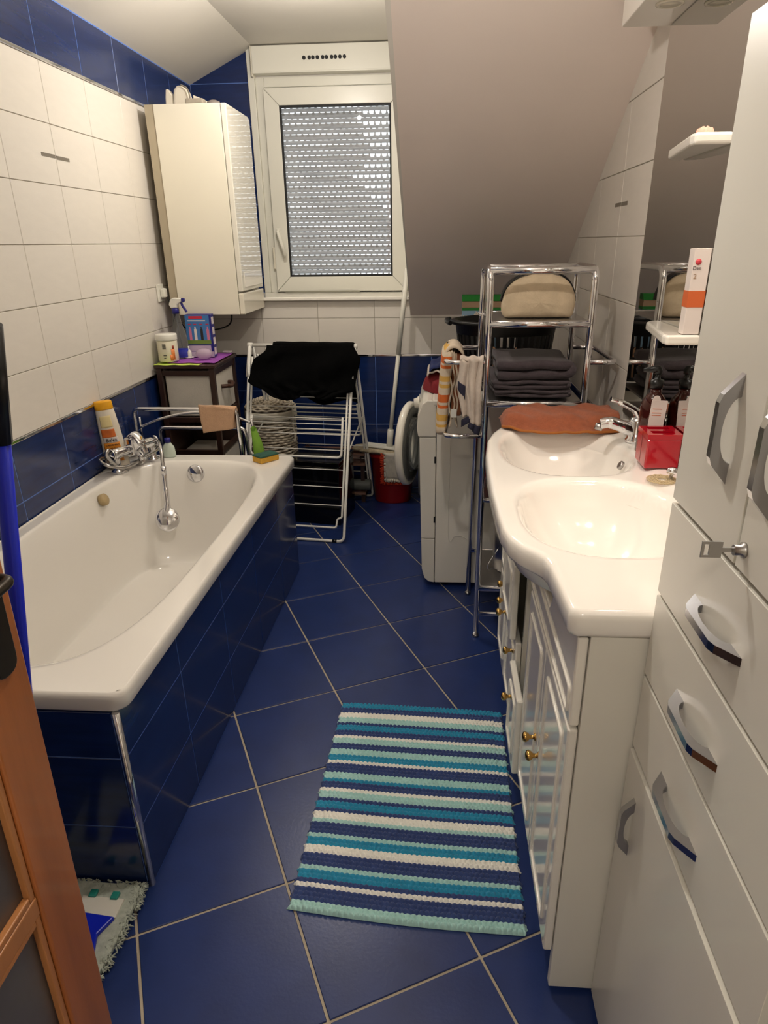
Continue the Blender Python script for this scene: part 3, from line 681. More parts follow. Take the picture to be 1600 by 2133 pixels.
MB().prism([(p.x, p.y) for p in pl], DX1, DX1+0.006, Matrix(((0, 0, 1, 0), (1, 0, 0, 0), (0, 1, 0, 0), (0, 0, 0, 1)))).build('handle_plate', dark_metal, dw, bevel=0.002)
MB().tube(fillet([(DX1+0.004, 0.372, 1.062), (DX1+0.030, 0.372, 1.062), (DX1+0.034, 0.25, 1.060)], 0.012), 0.0075, 12).build('lever', dark_metal, dw)
dw.rotation_euler = (0, 0.027, 0); dw.location = (dw.location.x+0.003, 0, 0)      # the leaf hangs slightly out of plumb
# ---------------------------------------------------------------- washing machine
MXZ = Matrix(((1, 0, 0, 0), (0, 0, 1, 0), (0, 1, 0, 0), (0, 0, 0, 1)))      # prism: (x,z) outline, height along y
MYZ = Matrix(((0, 0, 1, 0), (1, 0, 0, 0), (0, 1, 0, 0), (0, 0, 0, 1)))      # prism: (y,z) outline, height along x
wmc = thing('washing_machine', 'white front-loading washing machine with its round door ajar', 'washing machine', (1.65, 2.68, 0))
wm_white = mat('appliance_white', rgb(226, 222, 210), 0.25, var=0.012, vscale=4, coat=0.2)
Y0, Y1 = 2.385, 2.980
MB().box(1.412, 1.955, Y0, Y1, 0.022, 0.828).build('casing', wm_white, wmc, bevel=0.004)
MB().box(1.395, 1.958, Y0-0.002, Y1+0.002, 0.829, 0.852).build('top_lid', wm_white, wmc, bevel=0.006)
MB().prism([(1.410, 0.022), (1.385, 0.026), (1.365, 0.045), (1.354, 0.09), (1.350, 0.238), (1.410, 0.238)], Y0, Y1, MXZ).build('plinth_cover', wm_white, wmc, bevel=0.003)
fp = MB().prism([(1.410, 0.240), (1.350, 0.240), (1.345, 0.45), (1.341, 0.696), (1.410, 0.696)], Y0, Y1, MXZ).build('front_panel', wm_white, wmc, bevel=0.003)
pn = MB().prism([(1.410, 0.699), (1.336, 0.699), (1.330, 0.73), (1.334, 0.79), (1.352, 0.834), (1.372, 0.850), (1.394, 0.850), (1.410, 0.828)], Y0, Y1, MXZ).build('control_panel', wm_white, wmc, bevel=0.004)
Mk = Matrix.Translation((1.337, 2.62, 0.790)) @ Matrix.Rotation(math.radians(-97), 4, 'Y')
MB().lathe([(0.030, 0.0), (0.030, 0.006), (0.024, 0.010), (0.021, 0.026), (0.0, 0.027)], 24, Mk).build('dial', wm_white, pn)
for k in range(4): MB().box(1.327, 1.336, 2.70+0.035*k, 2.722+0.035*k, 0.775, 0.787).build('button', mat('button_grey', rgb(180, 180, 178), 0.4, var=0.02), pn, bevel=0.002)
MB().tube(spline([(1.470, Y0-0.0005, 0.70), (1.470, Y0-0.0005, 0.26), (1.50, Y0-0.0005, 0.255), (1.535, Y0-0.0005, 0.25), (1.56, Y0-0.0005, 0.22), (1.572, Y0-0.0005, 0.15)]), 0.0016, 6).build('pressed_line', wm_white, wmc)
for z in (0.60, 0.33): MB().box(1.404, 1.412, Y0-0.003, Y0+0.01, z-0.014, z+0.014).build('clip', black_pl, wmc)
for (x, y) in ((1.46, 2.43), (1.46, 2.93), (1.90, 2.43), (1.90, 2.93)):
    MB().lathe([(0.02, 0.0), (0.02, 0.024)], 12, Matrix.Translation((x, y, 0.0))).build('foot', black_pl, wmc)
# door ring, hinged at the far side and ajar
hinge = Vector((1.330, 2.878, 0.585)); near = Vector((1.246, 2.500, 0.585)); ctr = (hinge+near)/2; ax = (near-hinge).normalized()
nrm = ax.cross(Vector((0, 0, 1))).normalized()
if nrm.x > 0: nrm = -nrm                    # outward side of the door
Md = Matrix(((ax.x, 0, nrm.x, ctr.x), (ax.y, 0, nrm.y, ctr.y), (ax.z, 1, nrm.z, ctr.z), (0, 0, 0, 1)))
door = MB().lathe([(0.168, -0.012), (0.184, -0.014), (0.191, -0.008), (0.193, 0.010), (0.180, 0.022), (0.150, 0.026), (0.128, 0.020), (0.128, 0.008), (0.168, 0.004), (0.168, -0.012)], 48, Md, caps=False).build('door_ring', wm_white, wmc)
grey_pl = mat('grey_plastic', rgb(92, 94, 92), 0.4, var=0.04)
MB().lathe([(0.124, 0.006), (0.166, 0.002), (0.172, -0.013), (0.166, -0.018), (0.140, -0.022), (0.128, -0.016), (0.124, 0.006)], 48, Md, caps=False).build('inner_ring', grey_pl, door)
dg = mat('door_glass', rgb(225, 228, 226), 0.02, trans=0.95, ior=1.3, var=0.003)
MB().lathe([(0.0, -0.075), (0.07, -0.070), (0.115, -0.040), (0.126, -0.014), (0.120, -0.014), (0.110, -0.036), (0.068, -0.064), (0.0, -0.069)], 40, Md).build('door_bowl', dg, door)
MB().box(1.300, 1.345, 2.872, 2.905, 0.66, 0.70).build('hinge', wm_white, wmc, bevel=0.006)
MB().lathe([(0.0, 0.0), (0.11, 0.0), (0.125, 0.008), (0.155, 0.010), (0.16, 0.0)], 40, Matrix.Translation((1.3415, 2.69, 0.50)) @ Matrix.Rotation(-math.pi/2, 4, 'Y')).build('porthole_rim', grey_pl, fp)
# ---------------------------------------------------------------- chrome tower rack
rk = thing('tower_rack', 'chrome tube tower rack with shelves beside the washbasin', 'rack', (1.74, 2.15, 0))
RX0, RX1, RY0, RY1, RT = 1.578, 1.908, 1.973, 2.323, 1.357
R = 0.0115
for xf, xb in ((RX0, 1.560), (RX1, 1.915)):
    MB().tube(fillet([(xf, RY0, 0.0), (xf, RY0, RT), ((xf+1.579)/2 if xf == RX0 else xb, RY1, RT), (xb if xf == RX0 else xb, RY1, 0.0)], 0.045, 6), R, 12).build('side_frame', chrome, rk)
MB().tube([(RX0, RY0+0.012, RT-0.004), (RX1, RY0+0.012, RT-0.004)], R, 12).build('top_bar', chrome, rk)
MB().tube([(1.57, RY1-0.012, RT-0.004), (1.915, RY1-0.012, RT-0.004)], R, 12).build('top_bar', chrome, rk)
for z in (1.190, 0.928, 0.215):
    MB().tube([(RX0, RY0, z), (RX1, RY0, z)], R, 12).build('shelf_bar', chrome, rk)
    MB().tube([(1.565, RY1, z), (1.915, RY1, z)], R, 12).build('shelf_bar', chrome, rk)
    MB().box(RX0+0.004, RX1-0.004, RY0+0.010, RY1-0.010, z+0.002, z+0.008).build('shelf', steel, rk, bevel=0.001)
MB().tube([(RX0, RY0, 0.103), (RX1, RY0, 0.103)], 0.008, 10).build('cross_bar', chrome, rk)
MB().tube([(RX0, RY0, 0.575), (RX1, RY0, 0.575)], 0.008, 10).build('cross_bar', chrome, rk)
for z in (1.068, 0.815):
    MB().tube(fillet([(RX0, RY0, z), (1.440, RY0, z), (1.462, RY1, z), (1.564, RY1, z)], 0.035, 6), 0.0085, 10).build('towel_loop', chrome, rk)
MB().tube(fillet([(RX1, RY0, 1.068), (2.000, RY0, 1.068), (2.000, RY1, 1.068), (1.915, RY1, 1.068)], 0.03, 6), 0.0085, 10).build('towel_loop', chrome, rk)
for (x, y) in ((RX0, RY0), (RX1, RY0), (1.560, RY1), (1.915, RY1)):
    MB().lathe([(0.0128, 0.0), (0.0128, 0.012)], 12, Matrix.Translation((x, y, 0.0))).build('foot', steel, rk)
# ---------------------------------------------------------------- drying rack (turned a few degrees)
dk = thing('drying_rack', 'white folding clothes drying rack between the bath and the washing machine', 'drying rack', (0.71, 3.2, 0))
wire = mat('white_wire', rgb(226, 224, 216), 0.35, var=0.02)
O = Vector((0.978, 3.190, 0)); wd = Vector((-0.992, 0.124, 0)); fd = Vector((0.124, 0.992, 0)); DWID = 0.552
def dp(s, d, z): return O+wd*s+fd*d+Vector((0, 0, z))
TOPZ = 0.948
def leg_frame(sgn, spread, name):
    # d at height z on the leg plane
    def dz(z): return sgn*(0.02+(spread-0.02)*(TOPZ-z)/TOPZ)
    t = MB().tube(fillet([dp(-0.004, dz(TOPZ), TOPZ), dp(0.0, dz(0.01), 0.0085), dp(DWID, dz(0.01), 0.0085), dp(DWID+0.004, dz(TOPZ), TOPZ)], 0.03, 5), 0.0075, 10)
    fr = t.build(name, wire, dk)
    t2 = MB().tube(fillet([dp(0.014, dz(0.90), 0.90), dp(0.016, dz(0.125), 0.125), dp(0.040, dz(0.125)-sgn*0.0, 0.12), dp(0.044, dz(0.075), 0.075), dp(DWID-0.044, dz(0.075), 0.075), dp(DWID-0.040, dz(0.125), 0.12), dp(DWID-0.016, dz(0.125), 0.125), dp(DWID-0.014, dz(0.90), 0.90)], 0.014, 4), 0.0055, 8).build('inner_frame', wire, dk)
    for z in (0.185, 0.275, 0.36, 0.455, 0.60, 0.66, 0.79):
        MB().tube([dp(0.012, dz(z), z), dp(DWID-0.012, dz(z), z)], 0.0028, 6).build('rod', wire, fr)
    for s in (0.05, DWID-0.05):
        MB().tube([dp(s-0.012, dz(0.01), 0.009), dp(s+0.012, dz(0.01), 0.009)], 0.009, 10).build('foot_cap', black_pl, fr)
    return dz
dzf = leg_frame(-1, 0.345, 'front_frame'); dzr = leg_frame(1, 0.370, 'rear_frame')
MB().tube([dp(-0.012, 0, TOPZ+0.006), dp(DWID+0.012, 0, TOPZ+0.006)], 0.009, 10).build('top_bar', wire, dk)
for s in (-0.008, DWID+0.008):
    MB().lathe([(0.0, -0.014), (0.014, -0.012), (0.014, 0.012), (0.0, 0.014)], 16, Matrix.Translation(dp(s, 0, TOPZ+0.004)) @ Matrix.Rotation(math.pi/2, 4, 'Y')).build('hinge', wire, dk)
    MB().tube([dp(s, -0.004, TOPZ), dp(s, dzf(0.80), 0.80)], 0.011, 10).build('hinge_sleeve', wire, dk)
for sgn, dz in ((-1, dzf), (1, dzr)):                    # folded-down wings
    o_ = -0.020
    def wp(s, z): return dp(s, dz(z)+sgn*0.020, z)
    w = MB().tube(fillet([wp(0.03, 0.62), wp(0.028, 0.425), wp(DWID-0.028, 0.425), wp(DWID-0.03, 0.62)], 0.025, 5), 0.006, 8).build('wing', wire, dk)
    for z in (0.535, 0.560, 0.585, 0.612):
        MB().tube([wp(0.03, z), wp(DWID-0.03, z)], 0.0028, 6).build('rod', wire, w)
MB().tube([dp(0.0, dzf(0.44), 0.44), dp(0.0, dzr(0.555), 0.555)], 0.004, 8).build('brace', wire, dk)
MB().tube([dp(DWID, dzf(0.44), 0.44), dp(DWID, dzr(0.555), 0.555)], 0.004, 8).build('brace', wire, dk)
# ---------------------------------------------------------------- black T-shirt over the rack
ts_m = mat('black_cotton', rgb(6, 6, 6), 1.0, var=0.25, vscale=10, bump=0.3, bscale=200, spec=0.08)
def px_t(zx, zy): return (500+0.175*zx, 690+0.175*zy)
rowsT = [(168, 320, 1335), (200, 318, 1365), (240, 300, 1385), (290, 232, 1412), (330, 165, 1438), (400, 142, 1425), (470, 130, 1405), (540, 118, 1392), (600, 92, 1380), (650, 150, 1372), (690, 262, 1362), (718, 300, 1345), (735, 318, 1240), (760, 345, 1195), (790, 400, 1120), (820, 500, 1030)]
def tsf(u, v):
    zy = 168+(820-168)*v
    l = interp([r[0] for r in rowsT], [r[1] for r in rowsT], zy); r_ = interp([r[0] for r in rowsT], [r[2] for r in rowsT], zy)
    hem = 0.0
    if v > 0.8:                        # neck / hem notch in the middle
        zx0 = l+(r_-l)*u; hem = 85*math.exp(-((zx0-800)/95.0)**2)*smooth01((v-0.8)/0.2)
    zx = l+(r_-l)*u
    p = px_t(zx, zy-hem)
    fold = 0.010*math.sin(u*19+v*2.2)*smooth01(v*1.6)+0.006*math.sin(u*41+1)*v+0.008*math.sin(v*9+u*6)
    base = O.y-0.028-0.085*v-(0.012 if True else 0)
    edge = 0.02*smooth01((abs(u-0.5)-0.36)/0.14)
    return onY(p[0], p[1], base+0.124*0-fold*0.9+edge-0.124*0.0-0.0)
tsh = thing('t_shirt', 'black T-shirt hung over the top of the white drying rack', 'shirt', (0.72, 3.15, 0.7))
MB().grid(tsf, 60, 40).build('front', ts_m, tsh, solid=0.004)
def tsb(u, v):
    x = 0.555+0.42*u; zlow = 0.655+0.02*math.sin(u*9)-0.035*u
    z = TOPZ+0.020-(TOPZ+0.02-zlow)*v
    return Vector((x, 3.205-0.12*(x-0.978)+0.035+0.10*v+0.006*math.sin(u*22), z))
MB().grid(tsb, 40, 14).build('back', ts_m, tsh, solid=0.004)
def tst(u, v):
    a = math.pi*v; x = 0.553+0.43*u
    return Vector((x, 3.192-0.12*(x-0.978)-0.030*math.cos(a)+0.0, TOPZ+0.008+0.016*math.sin(a)))
MB().grid(tst, 30, 8).build('shoulder_fold', ts_m, tsh, solid=0.004)
# ---------------------------------------------------------------- drawer unit
du = thing('drawer_unit', 'dark brown wooden drawer unit with white fabric drawers in the corner', 'drawers', (0.17, 3.15, 0))
dkw = mat('dark_wood', rgb(54, 34, 26), 0.35, var=0.25, vscale=6, bump=0.08, bscale=50, stretch=(3, 3, 0.6), coat=0.15)
fab = mat('white_fabric', rgb(214, 208, 196), 0.85, var=0.04, vscale=20, bump=0.25, bscale=300)
UX0, UX1, UY0, UY1, UZ = 0.022, 0.312, 2.955, 3.335, 0.900
for (x, y) in ((UX0, UY0), (UX1-0.026, UY0), (UX0, UY1-0.026), (UX1-0.026, UY1-0.026)):
    MB().box(x, x+0.026, y, y+0.026, 0, UZ-0.018).build('post', dkw, du, bevel=0.002)
MB().box(UX0-0.008, UX1+0.008, UY0-0.008, UY1+0.008, UZ-0.018, UZ).build('top_board', dkw, du, bevel=0.003)
for z in (0.845, 0.612, 0.440, 0.110):
    h_ = 0.026
    MB().box(UX0+0.026, UX1-0.026, UY0+0.003, UY0+0.021, z, z+h_).build('rail', dkw, du, bevel=0.002)
    MB().box(UX1-0.023, UX1-0.005, UY0+0.026, UY1-0.026, z, z+h_ if z < 0.8 else 0.875).build('rail', dkw, du, bevel=0.002)
def drawer(z0, z1, handle=True, out=0.0):
    d = MB().box(UX0+0.03, UX1-0.012+out, UY0+0.024, UY1-0.03, z0, z1).build('fabric_drawer', fab, du, bevel=0.006)
    if handle:
        yc = (UY0+UY1)/2; zc = (z0+z1)/2+0.02
        MB().tube(spline([(UX1-0.010, yc-0.062, zc), (UX1+0.016, yc-0.05, zc), (UX1+0.022, yc, zc-0.008), (UX1+0.016, yc+0.05, zc), (UX1-0.010, yc+0.062, zc)]), 0.0115, 8, flat=0.9).build('leather_handle', mat('brown_leather', rgb(70, 40, 28), 0.5, var=0.15), d)
    return d
drawer(0.640, 0.862); drawer(0.150, 0.425)
MB().box(UX0+0.003, UX0+0.009, UY0+0.027, UY1-0.027, 0.05, 0.86).build('wall_side_panel', dkw, du)
MB().box(UX0+0.027, UX1-0.027, UY1-0.012, UY1-0.006, 0.05, 0.86).build('back_panel', dkw, du)
# ---------------------------------------------------------------- wicker hamper
hm = thing('wicker_hamper', 'round greyish wicker laundry hamper with white liner', 'basket', (0.452, 3.455, 0))
wick = mat('wicker', rgb(204, 192, 172), 0.7, var=0.28, vscale=40, bump=0.2, bscale=150)
HC = Vector((0.452, 3.455, 0)); HR = 0.138
MB().lathe([(HR-0.02, 0.0), (HR-0.012, 0.01), (HR-0.008, 0.56), (HR-0.02, 0.56)], 36, Matrix.Translation(HC)).build('core', mat('wicker_dark', rgb(84, 72, 60), 0.8, var=0.2, vscale=30), hm)
wv = MB()
for i in range(34):
    z = 0.010+i*0.0163
    n = 72; pts = []
    for k in range(n):
        a = 2*math.pi*k/n; r = HR-0.004+0.0055*math.sin(18*a+math.pi*(i % 2))
        pts.append((HC.x+r*math.cos(a), HC.y+r*math.sin(a), z+0.003*math.sin(3*a+i)))
    wv.tube(pts, 0.0070, 5, closed=True)
o = wv.build('weave', wick, hm); o['kind'] = 'stuff'
lid = MB().lathe([(0.0, 0.632), (0.05, 0.628), (0.10, 0.614), (0.135, 0.592), (0.146, 0.580), (0.140, 0.572), (0.0, 0.572)], 36, Matrix.Translation(HC)).build('lid', MATS['wicker_dark'], hm)
lw = MB()
for i in range(12):
    r0 = 0.012+i*0.0118; n = 64
    zz = interp([0, 0.05, 0.10, 0.135, 0.146], [0.632, 0.628, 0.614, 0.592, 0.580], r0)
    lw.tube([(HC.x+r0*math.cos(2*math.pi*k/n), HC.y+r0*math.sin(2*math.pi*k/n), zz+0.003+0.003*math.sin(16*2*math.pi*k/n+math.pi*(i % 2))) for k in range(n)], 0.0058, 5, closed=True)
o = lw.build('lid_weave', wick, lid); o['kind'] = 'stuff'
liner = mat('liner_cotton', rgb(216, 208, 190), 0.8, var=0.05, bump=0.2, bscale=100)
def lin_(u, v):
    a = 2*math.pi*u; r = HR+0.008+0.003*math.sin(14*a)+0.004*v; return Vector((HC.x+r*math.cos(a), HC.y+r*math.sin(a), 0.575-0.045*v-0.008*math.sin(5*a)*v))
MB().grid(lin_, 72, 5, cu=True).build('liner_edge', liner, hm, solid=0.003)
MB().tube(spline([(0.590, 3.40, 0.60), (0.600, 3.38, 0.56), (0.597, 3.372, 0.50), (0.606, 3.366, 0.44), (0.602, 3.362, 0.40)]), 0.006, 6, flat=0.3).build('tie_ribbon', liner, hm)
# ---------------------------------------------------------------- black box, slatted bench, grey roll
bk = thing('storage_box', 'glossy black storage box standing behind the drying rack', 'box', (0.76, 3.24, 0))
bgl = mat('gloss_black', rgb(10, 10, 11), 0.10, var=0.2, vscale=6, coat=0.4)
rotb = Matrix.Translation((0.765, 3.245, 0)) @ Matrix.Rotation(math.radians(-10.5), 4, 'Z')
MB().box(-0.150, 0.150, -0.135, 0.135, 0.0, 0.335, rotb).build('body', bgl, bk, bevel=0.004)
MB().box(-0.153, 0.153, -0.138, 0.138, 0.337, 0.362, rotb).build('lid', bgl, bk, bevel=0.004)
bn = thing('slatted_shelf', 'low brown wooden slatted shelf against the blue back wall', 'shelf', (0.78, 3.55, 0))
mw = mat('brown_wood', rgb(120, 86, 70), 0.45, var=0.15, vscale=5, stretch=(0.6, 4, 4))
for (x) in (0.625, 0.975):
    for y in (3.470, 3.600): MB().box(x-0.011, x+0.011, y-0.011, y+0.011, 0, 0.315).build('leg', dkw, bn)
for z in (0.300, 0.240, 0.060):
    for y in (3.436, 3.500, 3.564): MB().box(0.605, 0.995, y-0.014, y+0.014, z, z+0.013).build('slat', mw, bn, bevel=0.002)
gr = tag(MB().lathe([(0.0, 0.0), (0.030, 0.001), (0.034, 0.008), (0.034, 0.21), (0.030, 0.217), (0.0, 0.218)], 20, Matrix.Translation((0.805, 3.475, 0.1075)) @ Matrix.Rotation(math.pi/2, 4, 'Y')).build('grey_roll', mat('slate_grey', rgb(96, 100, 96), 0.5, var=0.06)), 'slate grey rolled mat lying on the low slatted shelf', 'roll')
# ---------------------------------------------------------------- bucket and mops
bu = thing('bucket', 'dark red plastic mop bucket by the blue back wall', 'bucket', (1.15, 3.52, 0))
red = mat('red_plastic', rgb(150, 16, 18), 0.32, var=0.08, vscale=8)
BC = Matrix.Translation((1.150, 3.520, 0))
MB().lathe([(0.0, 0.004), (0.100, 0.004), (0.104, 0.0), (0.108, 0.004), (0.130, 0.275), (0.140, 0.280), (0.140, 0.300), (0.132, 0.300), (0.126, 0.275), (0.104, 0.012), (0.0, 0.012)], 40, BC, sy=0.74).build('pail', red, bu)
MB().tube([(1.150+0.137*math.cos(a), 3.520-0.100*math.sin(a), 0.300+0.012*math.sin(a)) for a in [math.pi*k/16 for k in range(17)]], 0.004, 8).build('bail', mat('wire_grey', rgb(150, 150, 150), 0.3, metal=1.0, var=0.05), bu)
mp_ = thing('flat_mop', 'white-handled flat mop resting head down across the red bucket', 'mop', (1.13, 3.47, 0.33))
pb = onY(811, 925, 3.470); pt = onY(848, 560, 3.560); pole_w = mat('pole_white', rgb(222, 220, 208), 0.4, var=0.04, vscale=40)
mid = pb.lerp(pt, 0.55)
MB().tube([pb, mid], 0.0115, 10).build('lower_pole', pole_w, mp_); MB().tube([pb.lerp(pt, 0.53), pt], 0.0135, 10).build('upper_pole', pole_w, mp_)
MB().tube([pb+Vector((0, 0, -0.02)), pb.lerp(pt, 0.09)], 0.018, 12).build('socket', pole_w, mp_)
Mh = Matrix.Translation((1.080, 3.470, 0.338)) @ Matrix.Rotation(math.radians(5), 4, 'Y') @ Matrix.Rotation(math.radians(-6), 4, 'Z')
MB().prism([(-0.09, -0.038), (0.11, -0.044), (0.12, 0.044), (-0.09, 0.038)], 0.006, 0.016, Mh).build('plate', pole_w, mp_, bevel=0.003)
fz = MB(); fur_b = mat('mop_beige', rgb(168, 156, 132), 0.95, var=0.25, vscale=60, bump=0.4, bscale=120)
def pad(u, v):
    a = 2*math.pi*u; t = v
    rx, ry = 0.160, 0.062
    e = 0.5
    x = rx*math.copysign(abs(math.cos(a))**e, math.cos(a)); y = ry*math.copysign(abs(math.sin(a))**e, math.sin(a))
    s = math.sin(math.pi*min(max(v, 0.0), 1.0))
    rr = 0.02+0.98*math.sin(math.pi*v)**0.5 if 0 < v < 1 else 0.02
    j = 1+0.04*math.sin(37*a)*s
    return Mh @ Vector((x*rr*j, y*rr*j, -0.014+0.022*(v-0.5)*2*0.9+0.003*math.sin(23*a)*s))
fz.grid(pad, 72, 12, cu=True); fz.build('mop_pad', fur_b, mp_)
# rag pads hanging on the bucket front
rg = thing('mop_cloth', 'white fringed mop cloth hanging over the front of the red bucket', 'cloth', (1.18, 3.40, 0.2))
ragw = mat('rag_white', rgb(196, 190, 176), 0.95, var=0.15, vscale=50, bump=0.4, bscale=150); rago = mat('rag_orange', rgb(186, 58, 30), 0.95, var=0.2, vscale=60, bump=0.4, bscale=150)
p0 = onY(803, 945, 3.405); p1 = onY(850, 1000, 3.405)
def rgf(u, v): return Vector((p0.x+(p1.x-p0.x+0.02)*u, 3.398+0.018*v+0.004*math.sin(8*u), p0.z+0.004+(p1.z-p0.z)*v))
MB().grid(rgf, 12, 10).build('sheet', ragw, rg, solid=0.008)
fr_ = MB()
for k in range(26):
    x = p0.x+(p1.x-p0.x+0.02)*k/25; fr_.tube([(x, 3.412, p1.z+0.006), (x+random.uniform(-.004, .004), 3.405, p1.z-0.012-random.random()*0.006)], 0.0035, 5)
for k in range(20):
    z = p0.z+(p1.z-p0.z)*k/19; fr_.tube([(p0.x+0.004, 3.404, z), (p0.x-0.010, 3.402, z+random.uniform(-.004, .004))], 0.0035, 5)
o = fr_.build('fringe', ragw, rg); o['kind'] = 'stuff'
rg2 = thing('mop_cloth', 'orange-red fringed mop cloth under the white cloth on the bucket', 'cloth', (1.14, 3.42, 0.2))
def rgf2(u, v): return Vector((p0.x-0.016+(p1.x-p0.x)*u, 3.411+0.019*v, p0.z-0.006+(p1.z-p0.z-0.012)*v))
MB().grid(rgf2, 8, 8).build('sheet', rago, rg2, solid=0.007)
fr_ = MB()
for k in range(30):
    z = p0.z-0.006+(p1.z-p0.z-0.012)*k/29; fr_.tube([(p0.x-0.012, 3.410, z), (p0.x-0.030+random.uniform(-.004, .004), 3.406, z+random.uniform(-.006, .006))], 0.004, 5)
for k in range(22):
    x = p0.x-0.016+(p1.x-p0.x)*k/21; fr_.tube([(x, 3.425, p1.z-0.016), (x+random.uniform(-.004, .004), 3.416, p1.z-0.034)], 0.004, 5)
o = fr_.build('fringe', rago, rg2); o['kind'] = 'stuff'
# blue flat mop leaning by the door
fm = thing('floor_mop', 'blue flat mop with shaggy grey pad standing beside the bath apron', 'mop', (0.62, 0.68, 0))
blue_p = mat('blue_plastic', rgb(18, 38, 190), 0.3, var=0.05)
c4 = [onZ(x, y, 0.0) for x, y in ((160, 1838), (288, 1842), (206, 2018), (150, 2050))]
Mf = Matrix.Translation((0.600, 0.665, 0)) @ Matrix.Rotation(math.radians(-12), 4, 'Z')
padm = mat('shaggy_pad', rgb(176, 184, 172), 0.95, var=0.22, vscale=60, bump=0.4, bscale=120)
far_l, far_r = onZ(150, 1830, 0.012), onZ(292, 1845, 0.012); near_r = onZ(206, 2025, 0.012)
poly = [(far_l.x-0.06, far_l.y), (far_r.x, far_r.y), (0.727, 0.73), (near_r.x+0.004, near_r.y), (near_r.x-0.03, near_r.y-0.09), (far_l.x-0.10, near_r.y-0.09)]
poly = [(min(max(p[0], 0.02), 0.72), min(p[1], AY0-0.006)) for p in poly]
MB().prism(poly, 0.001, 0.016).build('pad', padm, fm, bevel=0.004)
inner = [(0.50, 0.742), (0.655, 0.752), (0.640, 0.70), (0.648, 0.66), (0.650, 0.60), (0.620, 0.50), (0.50, 0.50)]
il, ir = onZ(182, 1866, 0.02), onZ(259, 1873, 0.02); jr, jl = onZ(240, 1912, 0.02), onZ(176, 1899, 0.02)
MB().prism([(jl.x-0.02, jl.y), (il.x-0.01, il.y), (ir.x, ir.y), (jr.x, jr.y)], 0.016, 0.021).build('white_flap', mat('flap_white', rgb(224, 222, 210), 0.7, var=0.03), fm)
kr = onZ(196, 1990, 0.02)
MB().prism([(jl.x-0.03, jl.y-0.002), (jr.x, jr.y-0.002), (jr.x-0.02, (jr.y+kr.y)/2), (kr.x, kr.y), (kr.x-0.12, kr.y-0.02)], 0.016, 0.028).build('plate', blue_p, fm, bevel=0.003)
for (x, y) in ((195, 1861), (240, 1866)):
    q = onZ(x, y, 0.022); MB().box(q.x-0.009, q.x+0.009, q.y-0.010, q.y+0.010, 0.018, 0.026).build('clip', mat('teal_clip', rgb(40, 140, 128), 0.4, var=0.05), fm, bevel=0.002)
fur = MB()
def tuft(a, b_, n):
    for k in range(n):
        t = random.random(); p = Vector(a).lerp(Vector(b_), t); d = Vector((random.uniform(-1, 1), random.uniform(-1, 1), 0)); 
        q = p+d*0.010; r_ = q+d.normalized()*0.010+Vector((0, 0, random.uniform(-0.006, 0.006)))
        if r_.y > AY0-0.006: r_.y = AY0-0.006
        if q.y > AY0-0.006: q.y = AY0-0.006
        fur.tube([(q.x, q.y, 0.010+random.random()*0.008), (r_.x, r_.y, max(0.003, 0.012+r_.z))], [0.0028, 0.001], 4)
n = len(poly)
for i in range(4): tuft(poly[i]+(0,), poly[i+1]+(0,), 150)
o = fur.build('fringe', padm, fm); o['kind'] = 'stuff'
b0 = Vector((0.585, 0.60, 0.03))
pl0 = onY(60, 1400, 0.600); pl1 = onY(10, 950, 0.500)
# straight pole through two sight lines, standing over the mop plate
pa = onY(72, 1660, 0.640); pb2 = onY(1, 905, 0.560)
dd = (pb2-pa); 
MB().tube([pa-dd*0.55*((pa.z-0.05)/(dd.z*0.55)), pa+dd*1.02], 0.0125, 12).build('pole', blue_p, fm)
MB().tube([pa+dd*0.985, pa+dd*1.20], 0.0150, 12).build('grip', black_pl, fm)
jb = pa-dd*((pa.z-0.05)/dd.z)
MB().tube([jb+dd*0.03, (jb.x, jb.y, 0.026)], 0.016, 10).build('joint', blue_p, fm)
# ---------------------------------------------------------------- striped bath mat
NAVY, TEAL, MINT, CREAM = 0, 1, 2, 3
yarn = [mat('yarn_navy', rgb(52, 70, 120), 0.95, var=0.15, vscale=60, sheen=0.2), mat('yarn_teal', rgb(40, 142, 178), 0.95, var=0.12, vscale=60, sheen=0.2),
        mat('yarn_mint', rgb(172, 214, 208), 0.95, var=0.08, vscale=60, sheen=0.2), mat('yarn_cream', rgb(240, 238, 228), 0.95, var=0.04, vscale=60, sheen=0.2)]
bands = [(205, 1), (235, 0), (262, 3), (290, 2), (315, 0), (345, 1), (372, 0), (392, 3), (420, 2), (468, 0), (490, 2), (535, 1), (555, 3), (610, 0), (640, 2), (672, 1), (700, 0), (728, 3), (775, 2), (800, 0), (835, 1), (865, 0), (900, 3), (935, 2), (1005, 0), (1035, 2), (1085, 1), (1125, 3), (1205, 0), (1250, 2), (1285, 1), (1325, 0), (1370, 3), (1440, 0), (1512, 2)]
FL_, FR_, NR_, NL_ = onZ(714, 1462, 0.012), onZ(1054, 1482, 0.012), onZ(1098, 1944, 0.012), onZ(600, 1888, 0.012)
FR_.x = min(FR_.x, 1.640); NR_.x = min(NR_.x, 1.640)
yfar = onZ(922, 1400+175*0.3625, 0.012).y; ynear = onZ(922, 1400+1512*0.3625, 0.012).y
bv = [((yfar-onZ(922, 1400+z*0.3625, 0.012).y)/(yfar-ynear), c) for z, c in bands]
NRW, NCL = 62, 44; SU, SV = 6, 5
nu, nv = NCL*SU+1, NRW*SV+1
mt = MB(); vs_ = []
